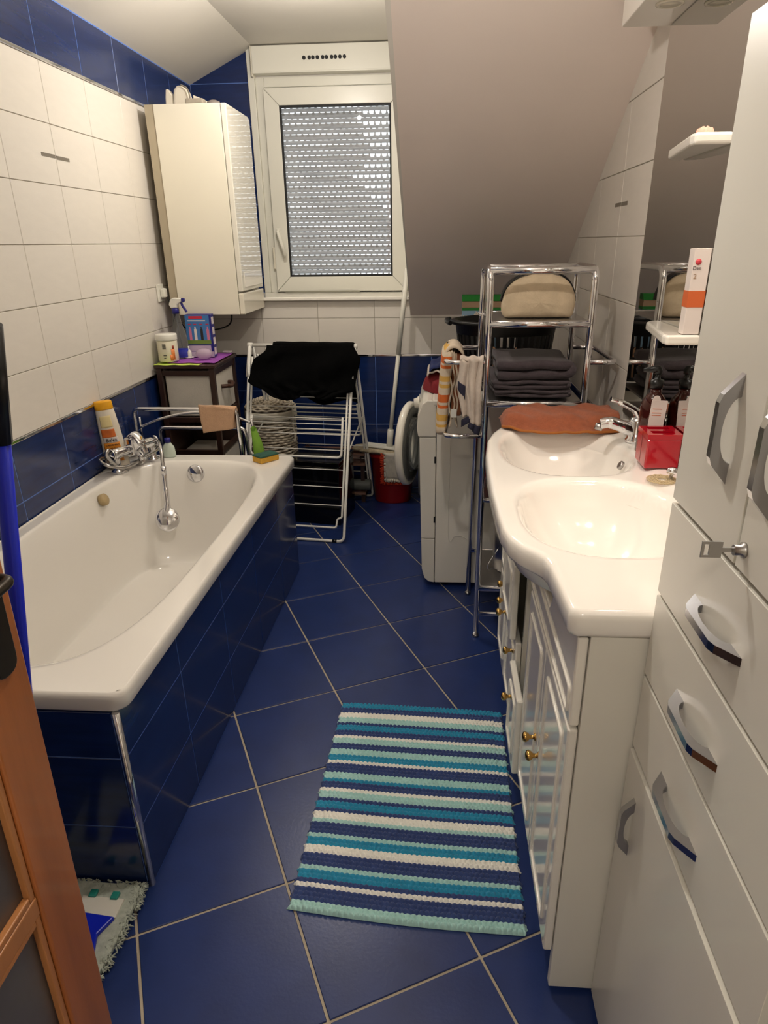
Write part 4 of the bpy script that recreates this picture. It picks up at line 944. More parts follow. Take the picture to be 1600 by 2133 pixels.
for j in range(nv):
    v = j/(nv-1)
    for i in range(nu):
        u = i/(nu-1)
        sag = 0.010*math.sin(math.pi*u)*(v-0.2)
        p = FL_*(1-u)*(1-v)+FR_*u*(1-v)+NR_*u*v+NL_*(1-u)*v
        row = j/SV; ph = 0.5*(int(row) % 2)
        bu_ = abs(math.sin(math.pi*(u*NCL+ph))); bv_ = abs(math.sin(math.pi*row))
        e = min(u, 1-u, v*1.4, (1-v)*1.4)
        hgt = 0.006+0.0085*(bu_**0.55)*(bv_**0.55)
        if u < 0.055 or u > 0.945: hgt *= 0.8
        hgt *= smooth01(min(e/0.008, 1)+0.15)
        jx = 0.0015*math.sin(row*7.3+u*60)
        vs_.append((p.x+jx+(0.004*math.sin(row*2.1) if i in (0, nu-1) else 0), p.y-sag, 0.0015+hgt))
mt.v = vs_
for j in range(nv-1):
    v = (int(j/SV)+0.5)/NRW
    c = bv[-1][1]
    for vb, cc in bv:
        if v <= vb: c = cc; break
    for i in range(nu-1):
        mt.f.append([j*nu+i, j*nu+i+1, (j+1)*nu+i+1, (j+1)*nu+i]); mt.sm.append(True); mt.mi.append(c)
tag(mt.build('bath_mat', yarn), 'bobbled cotton bath mat striped navy, teal, mint and cream on the floor', 'bath mat')
# ---------------------------------------------------------------- folded cloth helper
def folded(mb, x0, x1, y0, y1, z0, z1, layers, wob=0.003, seed=0):
    """serpentine folded cloth: loops at the x ends, extruded along y"""
    rnd = random.Random(seed); n = layers; t = (z1-z0)/n; path = []
    for k in range(n):
        z = z0+t*(k+0.5); a, b_ = (x0+t*0.6, x1-t*0.6) if k % 2 == 0 else (x1-t*0.6, x0+t*0.6)
        for s in range(9):
            f_ = s/8; path.append((a+(b_-a)*f_, z+wob*math.sin(f_*7+k*2+seed)))
        if k < n-1:
            xe = b_; sg = 1 if k % 2 == 0 else -1
            for s in range(1, 5):
                an = -math.pi/2+math.pi*s/5; path.append((xe+sg*t*0.5*math.cos(an), z+t/2+t/2*math.sin(an)))
    path = [Vector((p[0], 0, p[1])) for p in path]
    def fn(u, v):
        i = u*(len(path)-1); k = min(int(i), len(path)-2); f_ = i-k; p = path[k].lerp(path[k+1], f_)
        y = y0+(y1-y0)*v
        return Vector((p.x+0.004*math.sin(v*6+u*20+seed), y+0.006*math.sin(u*31+seed), p.z+wob*0.6*math.sin(v*8+u*9+seed)))
    mb.grid(fn, len(path), 10); return t
dark_tw = mat('dark_towel', rgb(66, 58, 62), 0.95, var=0.15, vscale=50, bump=0.35, bscale=220, sheen=0.15)
zt = 0.946
for k, (h_, lay, lab, dx) in enumerate(((0.026, 2, 'dark grey folded towel at the bottom of the rack stack', 0.0), (0.030, 2, 'dark grey folded towel in the middle of the rack stack', -0.006), (0.064, 2, 'thick dark grey towel with waffle top on the rack stack', 0.0))):
    b = MB(); t = folded(b, 1.600+dx, 1.868+dx, 1.990, 2.300, zt, zt+h_, lay, 0.002, k+1)
    tag(b.build('folded_towel', dark_tw, solid=t*0.80, soff=0), lab, 'towel', 'dark folded towels on the tower rack'); zt += h_+0.002
# toiletry bag
bg_ = thing('toiletry_bag', 'beige linen toiletry bag with black zip on the top rack shelf', 'bag', (1.755, 2.10, 1.2))
linen = mat('linen', rgb(198, 180, 152), 0.9, var=0.10, vscale=30, bump=0.4, bscale=250); zipm = mat('black_zip', rgb(26, 24, 24), 0.6, var=0.1)
BX0, BX1, BZ0, BZ1, BYC = 1.628, 1.872, 1.200, 1.338, 2.11
outl = spline([(0.10, 0, 0.0), (0.03, 0, 0.03), (0.0, 0, 0.20), (0.01, 0, 0.42), (0.06, 0, 0.66), (0.16, 0, 0.84), (0.31, 0, 0.95), (0.50, 0, 1.0), (0.69, 0, 0.98), (0.85, 0, 0.88), (0.95, 0, 0.68), (1.0, 0, 0.42), (0.99, 0, 0.18), (0.96, 0, 0.03), (0.88, 0, 0.0), (0.5, 0, 0.0), (0.10, 0, 0.0)], 5)[:-1]
def bag(u, v):
    q = outl[int(round(u*len(outl))) % len(outl)]
    x = BX0+(BX1-BX0)*q.x; z = BZ0+(BZ1-BZ0)*q.z
    d = (v-0.5)*2; k = max(0.0, 1-abs(d)**5)**0.5; f_ = 0.012+0.988*k
    cx = (BX0+BX1)/2; zc = BZ0+0.050
    x = cx+(x-cx)*f_; z = zc+(z-zc)*f_
    dep = 0.064*(1-0.40*max(0.0, (z-BZ0)/(BZ1-BZ0)-0.30))
    wr = 0.0035*math.sin(x*90+z*60)*math.sin(z*70+1.0)*(1-abs(d)*0.3)
    return Vector((x, BYC+d*dep+wr, max(BZ0-0.0005, z)))
MB().grid(bag, len(outl), 28, cu=True).build('pouch', linen, bg_)
def zp(u, v):
    n0, n1 = 14, 56; i = n0+(n1-n0)*u; k = int(i); q = outl[k].lerp(outl[min(k+1, len(outl)-1)], i-k)
    cx, cz = 0.5, 0.4; qx = cx+(q.x-cx)*1.04; qz = cz+(q.z-cz)*1.10
    return Vector((BX0+(BX1-BX0)*qx, BYC-0.004+0.050*v, BZ0+(BZ1-BZ0)*qz))
MB().grid(zp, 30, 4).build('zip', zipm, bg_, solid=0.004)
# red cloth and pedal bin in the rack
MB().box(RX0+0.004, RX1-0.004, RY0+0.010, RY1-0.010, 0.577, 0.583).build('shelf', steel, rk)
b = MB(); t = folded(b, 1.605, 1.86, 2.0, 2.29, 0.600, 0.674, 3, 0.004, 9)
maroon = mat('maroon_cotton', rgb(112, 20, 28), 0.9, var=0.15, vscale=30, bump=0.3, bscale=200)
tag(b.build('folded_cloth', maroon, solid=t*0.75, soff=0), 'dark red folded cloth on the middle rack shelf', 'cloth')
bn_ = thing('waste_bin', 'grey steel waste bin with black rim low in the tower rack', 'bin', (1.725, 2.15, 0.224))
MB().lathe([(0.0, 0.0), (0.078, 0.0), (0.082, 0.006), (0.086, 0.225), (0.0, 0.225)], 32, Matrix.Translation((1.728, 2.15, 0.225))).build('body', steel, bn_)
MB().lathe([(0.088, 0.0), (0.089, 0.022), (0.082, 0.030), (0.04, 0.040), (0.0, 0.042)], 32, Matrix.Translation((1.728, 2.15, 0.4505))).build('lid', black_pl, bn_)
MB().tube(fillet([(1.66, 2.09, 0.33), (1.62, 2.05, 0.28), (1.62, 2.05, 0.26), (1.66, 2.07, 0.25)], 0.01), 0.002, 6).build('wire_handle', chrome, bn_)
# ---------------------------------------------------------------- towel and garment on the left loop of the rack
stripe = mat('towel_stripes', rgb(206, 190, 166), 0.95, bump=0.4, bscale=160)
nt = stripe.node_tree; bs_n = nt.nodes['Principled BSDF']
tcn = nt.nodes.new('ShaderNodeTexCoord'); sp = nt.nodes.new('ShaderNodeSeparateXYZ'); mr_ = nt.nodes.new('ShaderNodeMapRange'); rp = nt.nodes.new('ShaderNodeValToRGB')
mr_.inputs['From Min'].default_value = 0.795; mr_.inputs['From Max'].default_value = 1.11
nt.links.new(tcn.outputs['Object'], sp.inputs['Vector']); nt.links.new(sp.outputs['Z'], mr_.inputs['Value']); nt.links.new(mr_.outputs['Result'], rp.inputs['Fac']); nt.links.new(rp.outputs['Color'], bs_n.inputs['Base Color'])
cr = rp.color_ramp; cr.interpolation = 'CONSTANT'
lt, orr, yel = rgb(208, 192, 170), rgb(206, 104, 46), rgb(208, 164, 84)
seq = [(0.0, lt), (0.12, yel), (0.15, lt), (0.19, yel), (0.265, lt), (0.335, orr), (0.37, lt), (0.40, orr), (0.485, lt), (0.56, yel), (0.60, lt), (0.63, yel), (0.69, lt), (0.77, orr), (0.805, lt), (0.83, orr), (0.90, lt), (0.955, yel)]
cr.elements[0].position = 0.0; cr.elements[0].color = lt
cr.elements[1].position = 0.12; cr.elements[1].color = yel
for pz, cc in seq[2:]:
    e_ = cr.elements.new(pz); e_.color = cc
st = thing('striped_towel', 'cream towel with orange and yellow stripes over the rack loop', 'towel', (1.45, 2.15, 1.08))
def stf(u, v):
    # tall flat roll seen from its narrow side: outline around (x,y), v = height
    a = 2*math.pi*u; z = 0.797+(1.112-0.797)*v
    cx = 1.427+0.022*(v)**1.0; e = 0.5
    hw = 0.021*(1-0.25*smooth01((v-0.86)/0.14)); hd = 0.105
    rr = 1.0-0.65*smooth01((v-0.93)/0.07)-0.35*smooth01((0.05-v)/0.05)
    x = cx+hw*rr*math.copysign(abs(math.cos(a))**e, math.cos(a)); y = 2.125+hd*rr*math.copysign(abs(math.sin(a))**e, math.sin(a))
    return Vector((x, y, z))
MB().grid(stf, 32, 30, cu=True).build('striped_fold', stripe, st, sub=0)
tw_c = mat('towel_cream', rgb(202, 186, 164), 0.95, var=0.06, bump=0.4, bscale=160); tw_b = mat('towel_brown', rgb(120, 70, 44), 0.95, var=0.2, vscale=30, bump=0.3, bscale=160)
ly = MB()
for k in range(4):
    xk = 1.458+0.0125*k; z0 = (0.83, 0.865, 0.84, 0.905)[k]
    def lf(u, v, xk=xk, z0=z0, k=k):
        z = 1.098-0.006*k+(z0-1.098)*v
        return Vector((xk+0.0045*math.sin(v*16+k*1.7)*smooth01(v*3)-0.012*(1-v)*(k-0.5)/2.5, 2.03+0.006*k+0.16*u, z))
    ly.grid(lf, 5, 36)
ly.build('hanging_edge', tw_c, st, solid=0.0055, soff=0)
MB().box(1.462, 1.498, 2.045, 2.17, 0.868, 1.085).build('inner_fold', tw_b, st, bevel=0.006)
MB().grid(lambda u, v: Vector((1.432+0.072*u, 2.03+0.18*v, 1.085+0.030*math.sin(math.pi*u)**0.7)), 14, 6).build('top_fold', tw_c, st, solid=0.008)
MB().box(1.462, 1.482, 2.026, 2.028, 0.868, 0.898).build('care_label', mat('label_white', rgb(226, 224, 216), 0.7, var=0.02), st)
gm = thing('grey_garment', 'pale grey garment with navy cuffs hung over the rack loop', 'garment', (1.53, 1.97, 1.05))
g_m = mat('grey_melange', rgb(196, 184, 172), 0.95, var=0.08, vscale=80, bump=0.3, bscale=250); nv_m = mat('navy_cotton', rgb(38, 38, 58), 0.9, var=0.15, vscale=40, bump=0.3, bscale=200)
def gf(u, v):
    L = interp([0, 0.3, 0.6, 0.85, 1], [1.513, 1.512, 1.520, 1.525, 1.530], v); Rr = interp([0, 0.4, 0.8, 1], [1.565, 1.556, 1.560, 1.560], v)
    return Vector((L+(Rr-L)*u, 1.956-0.012*v+0.006*math.sin(u*11+v*3)+0.004*math.sin(v*9), 1.082-0.215*v-0.010*u*v))
MB().grid(gf, 20, 24).build('front_leg', g_m, gm, solid=0.005)
def gf2(u, v):
    L = interp([0, 0.4, 0.7, 1], [1.487, 1.480, 1.492, 1.500], v); Rr = interp([0, 0.5, 1], [1.516, 1.516, 1.540], v)
    return Vector((L+(Rr-L)*u, 1.958-0.008*v+0.006*math.sin(u*8+v*5), 1.075-0.19*v+0.006*math.sin(u*5)))
MB().grid(gf2, 16, 22).build('side_leg', g_m, gm, solid=0.005)
def gt(u, v): return Vector((1.487+0.078*u, 1.956+0.034*v, 1.078+0.012*math.sin(math.pi*v)+0.003*math.sin(u*14)))
MB().grid(gt, 16, 8).build('top_fold', g_m, gm, solid=0.005)
MB().grid(lambda u, v: Vector((1.489+0.072*u, 1.990+0.004*math.sin(u*9), 1.078-0.12*v)), 10, 8).build('back_fall', g_m, gm, solid=0.005)
MB().grid(lambda u, v: Vector((1.528+0.032*u-0.006*v, 1.9425+0.006*math.sin(u*11+3), 0.870-0.012*u-0.032*v*(0.5+0.5*u))), 10, 6).build('cuff', nv_m, gm, solid=0.006)
MB().grid(lambda u, v: Vector((1.496+0.036*u, 1.949, 0.878+0.022*u-0.024*v)), 10, 6).build('cuff', nv_m, gm, solid=0.006)
MB().grid(lambda u, v: Vector((1.481+0.026*u, 1.9475+0.002*math.sin(9*u), 1.012-0.018*u-0.045*v*(0.6+0.4*u))), 8, 6).build('navy_patch', nv_m, gm, solid=0.004)
# ---------------------------------------------------------------- on the washing machine
def mound(cx, cy, rx, ry, z0, h, seed, name, m, label, cat, lump=0.25):
    rnd = random.Random(seed); ph = [rnd.uniform(0, 6.28) for _ in range(6)]
    def fn(u, v):
        a = 2*math.pi*u; r = v
        k = 1+0.10*math.sin(3*a+ph[0])+0.07*math.sin(5*a+ph[1])
        prof = math.sqrt(max(0.0, 1-r**2.6))
        x = cx+rx*r*k*math.cos(a); y = cy+ry*r*k*math.sin(a)
        z = z0+0.001+h*prof*(1-lump/2+lump*0.5*math.sin(9*x/rx+ph[2])*math.sin(7*y/ry+ph[3]))+h*0.10*math.sin(5*a+7*r+ph[4])*prof
        return Vector((x, y, max(z0+0.0008, z)))
    b = MB().grid(fn, 48, 16, cu=True)
    return tag(b.build(name, m), label, cat)
mound(1.428, 2.66, 0.085, 0.14, 0.852, 0.080, 3, 'red_garment', maroon, 'crumpled dark red garment on top of the washing machine', 'garment')
stripe_n = mat('navy_white', rgb(30, 40, 84), 0.9, var=0.3, vscale=18, bump=0.3, bscale=160)
nvg = thing('navy_garment', 'folded navy and white garment lying on the dark red one', 'garment', (1.42, 2.67, 0.91))
MB().grid(lambda u, v: Vector((1.375+0.095*u, 2.56+0.22*v, 0.932+0.034*math.sin(math.pi*u)**0.6*(0.8+0.2*math.sin(9*v))+0.004*math.sin(14*u))), 22, 14).build('navy_fold', stripe_n, nvg, solid=0.006)
MB().grid(lambda u, v: Vector((1.366+0.108*u, 2.545+0.02*math.sin(6*u)+0.22*v, 0.920+0.020*math.sin(math.pi*u)**0.5+0.003*math.sin(20*u))), 22, 12).build('white_fold', g_m, nvg, solid=0.006)
lb = thing('laundry_basket', 'black plastic slotted laundry basket on the washing machine', 'basket', (1.70, 2.68, 0.853))
LBc = Matrix.Translation((1.700, 2.690, 0.8535)); bsk = mat('basket_black', rgb(16, 16, 17), 0.32, var=0.1, vscale=10)
SXB, SYB = 1.0, 0.80
MB().lathe([(0.0, 0.004), (0.178, 0.004), (0.184, 0.0), (0.190, 0.055), (0.186, 0.055), (0.178, 0.010), (0.0, 0.010)], 56, LBc, sx=SXB, sy=SYB).build('bottom_band', bsk, lb)
MB().lathe([(0.1965, 0.115), (0.1995, 0.140), (0.1955, 0.140), (0.1925, 0.115), (0.1965, 0.115)], 56, LBc, sx=SXB, sy=SYB, caps=False).build('middle_band', bsk, lb)
MB().lathe([(0.2085, 0.225), (0.2155, 0.268), (0.232, 0.272), (0.236, 0.266), (0.238, 0.280), (0.220, 0.284), (0.208, 0.276), (0.2045, 0.225), (0.2085, 0.225)], 56, LBc, sx=SXB, sy=SYB, caps=False).build('rim', bsk, lb)
for k in range(44):
    a = 2*math.pi*(k+0.5)/44; q = []
    for r, z in ((0.187, 0.050), (0.1955, 0.120)), : pass
    w = 0.0085
    def P3(r, z, da): return LBc @ Vector((r*SXB*math.cos(a+da/r), r*SYB*math.sin(a+da/r), z))
    for (ra, za, rb_, zb_) in ((0.1885, 0.050, 0.1945, 0.120), (0.1965, 0.135, 0.207, 0.230)):
        vs_ = [P3(ra-0.002, za, -w), P3(ra-0.002, za, w), P3(ra+0.002, za, w), P3(ra+0.002, za, -w), P3(rb_-0.002, zb_, -w), P3(rb_-0.002, zb_, w), P3(rb_+0.002, zb_, w), P3(rb_+0.002, zb_, -w)]
        q.append(vs_)
    r_ = MB()
    for vs_ in q: r_.add(vs_, [(3,2,1,0),(4,5,6,7),(0,1,5,4),(1,2,6,5),(2,3,7,6),(3,0,4,7)])
    r_.build('rib', bsk, lb)
MB().tube(spline([(1.462, 2.60, 1.128), (1.450, 2.64, 1.130), (1.447, 2.69, 1.131), (1.450, 2.74, 1.130), (1.462, 2.78, 1.128)]), 0.009, 8).build('handle', bsk, lb)
mound(1.70, 2.69, 0.150, 0.115, 0.864, 0.155, 11, 'laundry_pile', mat('peach_cotton', rgb(190, 150, 120), 0.9, var=0.25, vscale=14, bump=0.3, bscale=120), 'peach and cream crumpled laundry inside the black basket', 'laundry', 0.5)
# detergent box behind the basket
dt = thing('detergent_box', 'tall carton with green bands and white flowers behind the black basket', 'box', (1.61, 2.93, 0.853))
grn = mat('print_green', rgb(30, 122, 44), 0.5, var=0.05); kraft = mat('print_brown', rgb(168, 138, 110), 0.6, var=0.05); skyb = mat('print_sky', rgb(136, 168, 192), 0.5, var=0.08, vscale=12); flw = mat('print_white', rgb(222, 212, 196), 0.5, var=0.05)
DX0_, DX1_, DY0_, DY1_ = 1.520, 1.698, 2.905, 2.972
MB().box(DX0_, DX1_, DY0_, DY1_, 0.853, 1.150).build('carton', skyb, dt, bevel=0.001)
MB().box(DX0_-0.0005, DX1_+0.0005, DY0_-0.0005, DY1_, 1.1505, 1.163).build('green_band', grn, dt)
MB().box(DX0_, DX1_, DY0_, DY1_, 1.1635, 1.190).build('brown_band', kraft, dt)
MB().prism([(DY0_-0.004, 1.191), (DY1_, 1.191), (DY1_, 1.216), (DY0_+0.018, 1.216)], DX0_-0.001, DX1_+0.001, MYZ).build('flap', grn, dt)
for (fx, fz) in ((1.534, 1.118), (1.588, 1.134), (1.548, 1.06), (1.630, 1.085), (1.684, 1.124), (1.60, 1.03)):
    f_ = MB()
    for k in range(5):
        a = 2*math.pi*k/5+fx*40; f_.lathe([(0.0, 0.0006), (0.0055, 0.0006), (0.0055, 0.0)], 10, Matrix.Translation((fx+0.008*math.cos(a), DY0_, fz+0.008*math.sin(a))) @ Matrix.Rotation(math.pi/2, 4, 'X') @ Matrix.Rotation(a, 4, 'Z'), sx=1.3, sy=0.7)
    f_.lathe([(0.0, 0.001), (0.0035, 0.001), (0.0035, 0.0)], 8, Matrix.Translation((fx, DY0_, fz)) @ Matrix.Rotation(math.pi/2, 4, 'X'))
    f_.build('printed_flower', flw, dt)
# ---------------------------------------------------------------- terracotta towel on the far end of the basin
tt = mat('terracotta_terry', rgb(142, 78, 50), 0.98, var=0.16, vscale=60, bump=0.6, bscale=220, sheen=0.1); hemm = mat('hem_orange', rgb(158, 92, 34), 0.8, var=0.1)
tw = thing('hand_towel', 'folded terracotta hand towel lying over the far end of the washbasin', 'towel', (1.8, 1.74, 0.92))
A0, A1, A2, A3 = onZ(1042, 862, 0.935), onZ(1300, 850, 0.935), onZ(1312, 884, 0.935), onZ(1050, 886, 0.935)
def ttf(u, v):
    yn = interp([0, 0.12, 0.35, 0.7, 1.0], [1.700, 1.655, 1.625, 1.630, 1.650], u); yfr = interp([0, 0.2, 1], [1.80, 1.86, 1.862], u)
    x = 1.612+(1.962-1.612)*u; y = yn+(yfr-yn)*v
    h_ = 0.034*smooth01(v/0.30)*smooth01((1.04-v)/0.12)+0.004*math.sin(u*13+v*4)+0.003*math.sin(u*29+v*11)
    if u < 0.06: h_ *= smooth01(u/0.06)*0.8+0.2
    return Vector((x, y, 0.918+max(0.001, h_)))
MB().grid(ttf, 50, 26).build('terry', tt, tw, solid=0.006, soff=0)
hp_ = [ttf(k/30, 0.0)+Vector((0, -0.002, 0.001)) for k in range(31)]
MB().tube(hp_, 0.0042, 6).build('hem', hemm, tw)
# red toothbrush holder
tb = thing('toothbrush_holder', 'glossy dark red ceramic toothbrush holder on the washbasin ledge', 'holder', (1.955, 1.33, BZ))
crim = mat('crimson_ceramic', rgb(176, 14, 34), 0.12, var=0.05, coat=0.5)
HZ = BZ+0.0075
hx0, hx1, hy0, hy1, hh = 1.926, 2.008, 1.288, 1.378, 0.086
MB().box(hx0, hx1, hy0, hy1, HZ, HZ+hh-0.012).build('body', crim, tb, bevel=0.004)
tp = MB()
ycut = [hy0, hy0+0.012, hy0+0.037, hy0+0.053, hy0+0.078, hy1]; 
for i in range(5):
    if i in (1, 3): tp.box(hx0, hx0+0.014, ycut[i], ycut[i+1], HZ+hh-0.0125, HZ+hh); tp.box(hx1-0.014, hx1, ycut[i], ycut[i+1], HZ+hh-0.0125, HZ+hh)
    else: tp.box(hx0, hx1, ycut[i], ycut[i+1], HZ+hh-0.0125, HZ+hh)
tp.build('slotted_top', crim, tb)
for i in (1, 3): MB().box(hx0+0.0145, hx1-0.0145, ycut[i]+0.0005, ycut[i+1]-0.0005, HZ+hh-0.0118, HZ+hh-0.011).build('slot', mat('slot_dark', rgb(50, 4, 10), 0.6, var=0.05), tb)
MB().box(hx0-0.0004, hx0+0.001, (hy0+hy1)/2-0.0008, (hy0+hy1)/2+0.0008, HZ+0.004, HZ+hh-0.004).build('groove', mat('groove_dark', rgb(90, 6, 16), 0.4, var=0.05), tb)
# brown pump bottle with paper tag
sbt = thing('soap_bottle', 'brown glass pump bottle with a white label behind the red holder', 'bottle', (1.975, 1.50, BZ))
amber = mat('amber_glass', rgb(64, 22, 14), 0.06, var=0.08, trans=0.25, ior=1.5)
SBx, SBy = 1.976, 1.440
MB().lathe([(0.0, 0.0), (0.030, 0.0), (0.033, 0.004), (0.033, 0.120), (0.030, 0.138), (0.020, 0.152), (0.0145, 0.158), (0.0145, 0.170)], 32, Matrix.Translation((SBx, SBy, BZ+0.0065))).build('bottle', amber, sbt)
MB().lathe([(0.0165, 0.0), (0.0165, 0.020), (0.008, 0.022), (0.006, 0.030), (0.006, 0.040)], 20, Matrix.Translation((SBx, SBy, BZ+0.0066+0.1705))).build('collar', black_pl, sbt)
MB().tube(fillet([(SBx, SBy, BZ+0.212), (SBx, SBy, BZ+0.225), (SBx-0.036, SBy+0.006, BZ+0.221)], 0.006), [0.010]*7+[0.005], 10).build('pump_nozzle', black_pl, sbt)
pap = mat('paper_white', rgb(226, 216, 210), 0.6, var=0.02); opr = mat('print_orange', rgb(206, 100, 50), 0.6, var=0.05)
lc = onY(1362, 905, SBy-0.036)
Ml = Matrix(((1, 0, 0, lc.x), (0, 0, -1, SBy-0.0345), (0, 1, 0, lc.z), (0, 0, 0, 1))) @ Matrix.Rotation(math.radians(-2), 4, 'Z')
lab = fillet([(-0.019, 0.0, 0), (0.019, 0.0, 0), (0.021, 0.088, 0), (-0.019, 0.088, 0)], 0.002, 2, True)
lb_ = MB().prism([(p.x, p.y) for p in lab], 0, 0.0012, Ml).prism([(-0.008+0.010*math.cos(a), 0.0882+0.012*math.sin(a)) for a in [math.pi*k/12 for k in range(13)]], 0.0, 0.0012, Ml).build('label', pap, sbt)
for (yy, w0) in ((0.066, 0.012), (0.056, 0.012), (0.050, 0.012)):
    MB().prism([(-0.014, yy-0.0008), (0.009, yy-0.0008), (0.009, yy+0.0008), (-0.014, yy+0.0008)], 0.0012, 0.0016, Ml).build('printed_line', opr, lb_)
# soap dish with chrome knob
sd = thing('soap_dish', 'lacy round soap saver with a chrome knob near the basin edge', 'soap dish', (1.945, 1.20, BZ))
lace = mat('lace_beige', rgb(196, 176, 138), 0.8, var=0.15, vscale=40)
l_ = MB(); SC = Vector((1.945, 1.205, BZ+0.008))
for r in (0.012, 0.020, 0.028, 0.034): l_.tube([(SC.x+r*math.cos(2*math.pi*k/32), SC.y+r*math.sin(2*math.pi*k/32), SC.z+0.001*(k % 2)) for k in range(32)], 0.0014, 5, closed=True)
for k in range(20): a = 2*math.pi*k/20; l_.tube([SC+Vector((0.010*math.cos(a), 0.010*math.sin(a), 0)), SC+Vector((0.035*math.cos(a+0.2), 0.035*math.sin(a+0.2), 0))], 0.0012, 5)
l_.build('lace_disc', lace, sd)
MB().lathe([(0.004, 0.0), (0.004, 0.010), (0.011, 0.014), (0.013, 0.021), (0.009, 0.028), (0.0, 0.030)], 20, Matrix.Translation((1.965, 1.205, BZ+0.0095))).build('knob', chrome, sd)
# carton on the lower mirror shelf
tbx = thing('toothpaste_carton', 'upright white and orange toothpaste carton on the mirror shelf', 'carton', (1.985, 1.31, 1.239))
X0_ = 1.971; CYA, CYB = 1.294, 1.326; cz0, cz1 = 1.2395, 1.420
MB().box(X0_, X0_+0.036, CYA, CYB, cz0, cz1).build('carton', pap, tbx, bevel=0.001)
MB().box(X0_-0.0005, X0_+0.0365, CYA-0.0006, CYB+0.0005, 1.298, 1.333).build('orange_band', opr, tbx)
Mt = lambda x, z: Matrix(((1, 0, 0, x), (0, 0, -1, CYA-0.0004), (0, 1, 0, z), (0, 0, 0, 1)))
MB().lathe([(0.0, 0.0006), (0.0065, 0.0006), (0.0065, 0.0)], 24, Mt(X0_+0.011, 1.393)).build('round_logo', mat('print_red', rgb(206, 70, 80), 0.5, var=0.05), tbx)
text('printed_text', 'Den', 0.011, Mt(X0_+0.010, 1.380), mat('print_grey', rgb(90, 84, 90), 0.6, var=0.05), tbx)
text('printed_text', '2', 0.015, Mt(X0_+0.008, 1.363), kraft, tbx)
# pink thing on the upper shelf
mound(1.965, 1.33, 0.016, 0.022, 1.6405, 0.014, 5, 'pink_soap', mat('pink_soap', rgb(214, 150, 132), 0.6, var=0.1), 'small pink soap piece on the upper mirror shelf', 'soap')
# ---------------------------------------------------------------- on the drawer unit
pur = mat('purple_cloth', rgb(150, 78, 168), 0.8, var=0.08, bump=0.3, bscale=120); lime = mat('lime_cloth', rgb(196, 220, 96), 0.8, var=0.08, bump=0.3, bscale=120)
UT = UZ+0.0005
def clothon(xa, xb, ya, yb, m, name, label, z, skew=0.0, hang=0.0):
    def fn(u, v):
        x = xa+(xb-xa)*u+skew*v; y = ya+(yb-ya)*v
        return Vector((x, y, z+0.0016+0.0012*math.sin(u*17+v*9)+0.0012*math.sin(v*23)-(hang*smooth01((0.06-v)/0.06))))
    return tag(MB().grid(fn, 24, 20).build(name, m, solid=0.0016), label, 'cloth')
clothon(0.018, 0.245, 2.944, 3.13, lime, 'lime_cloth', 'lime green cleaning cloth under the jars on the drawer unit', UT)
clothon(0.075, 0.312, 2.985, 3.325, pur, 'purple_cloth', 'purple cleaning cloth spread on the brown drawer unit', UT+0.0042)
ZT = UT+0.010
def at_top(px, py): return onZ(px, py, ZT)
# wipes canister
wp_ = at_top(350, 748)
cn = thing('wipes_canister', 'white round canister with a fruit print on the drawer unit', 'canister', (0.062, 3.0, ZT))
Mc = Matrix.Translation((0.070, 3.022, ZT)); whp = mat('white_plastic', rgb(230, 228, 218), 0.35, var=0.02)
MB().lathe([(0.0, 0.0), (0.046, 0.0), (0.049, 0.004), (0.049, 0.098), (0.047, 0.101), (0.0, 0.101)], 36, Mc).build('jar', mat('jar_cream', rgb(226, 220, 196), 0.4, var=0.03), cn)
MB().lathe([(0.0, 0.1015), (0.0505, 0.1015), (0.0515, 0.104), (0.0515, 0.126), (0.049, 0.131), (0.0, 0.1315)], 36, Mc).build('lid', whp, cn)
def curved(name, a0, a1, z0, z1, r, m, parent, M):
    MB().grid(lambda u, v: M @ Vector((r*math.cos(math.radians(a0+(a1-a0)*u)), r*math.sin(math.radians(a0+(a1-a0)*u)), z0+(z1-z0)*v)), 10, 3).build(name, m, parent, solid=0.0005)
blk = mat('print_black', rgb(40, 38, 38), 0.6, var=0.05); ora = mat('print_peach', rgb(224, 128, 62), 0.5, var=0.2, vscale=60)
for k in range(9): curved('barcode_bar', -99, -78, 0.062+0.0028*k, 0.0636+0.0028*k, 0.0494, blk, cn, Mc)
curved('printed_figure', -52, -30, 0.010, 0.062, 0.0494, ora, cn, Mc); curved('printed_figure', -60, -42, 0.006, 0.034, 0.0494, ora, cn, Mc); curved('printed_head', -44, -32, 0.062, 0.078, 0.0494, mat('print_hair', rgb(150, 60, 30), 0.5, var=0.1), cn, Mc)
curved('printed_line', -98, -80, 0.030, 0.034, 0.0494, blk, cn, Mc); curved('printed_line', -96, -84, 0.018, 0.021, 0.0494, blk, cn, Mc)
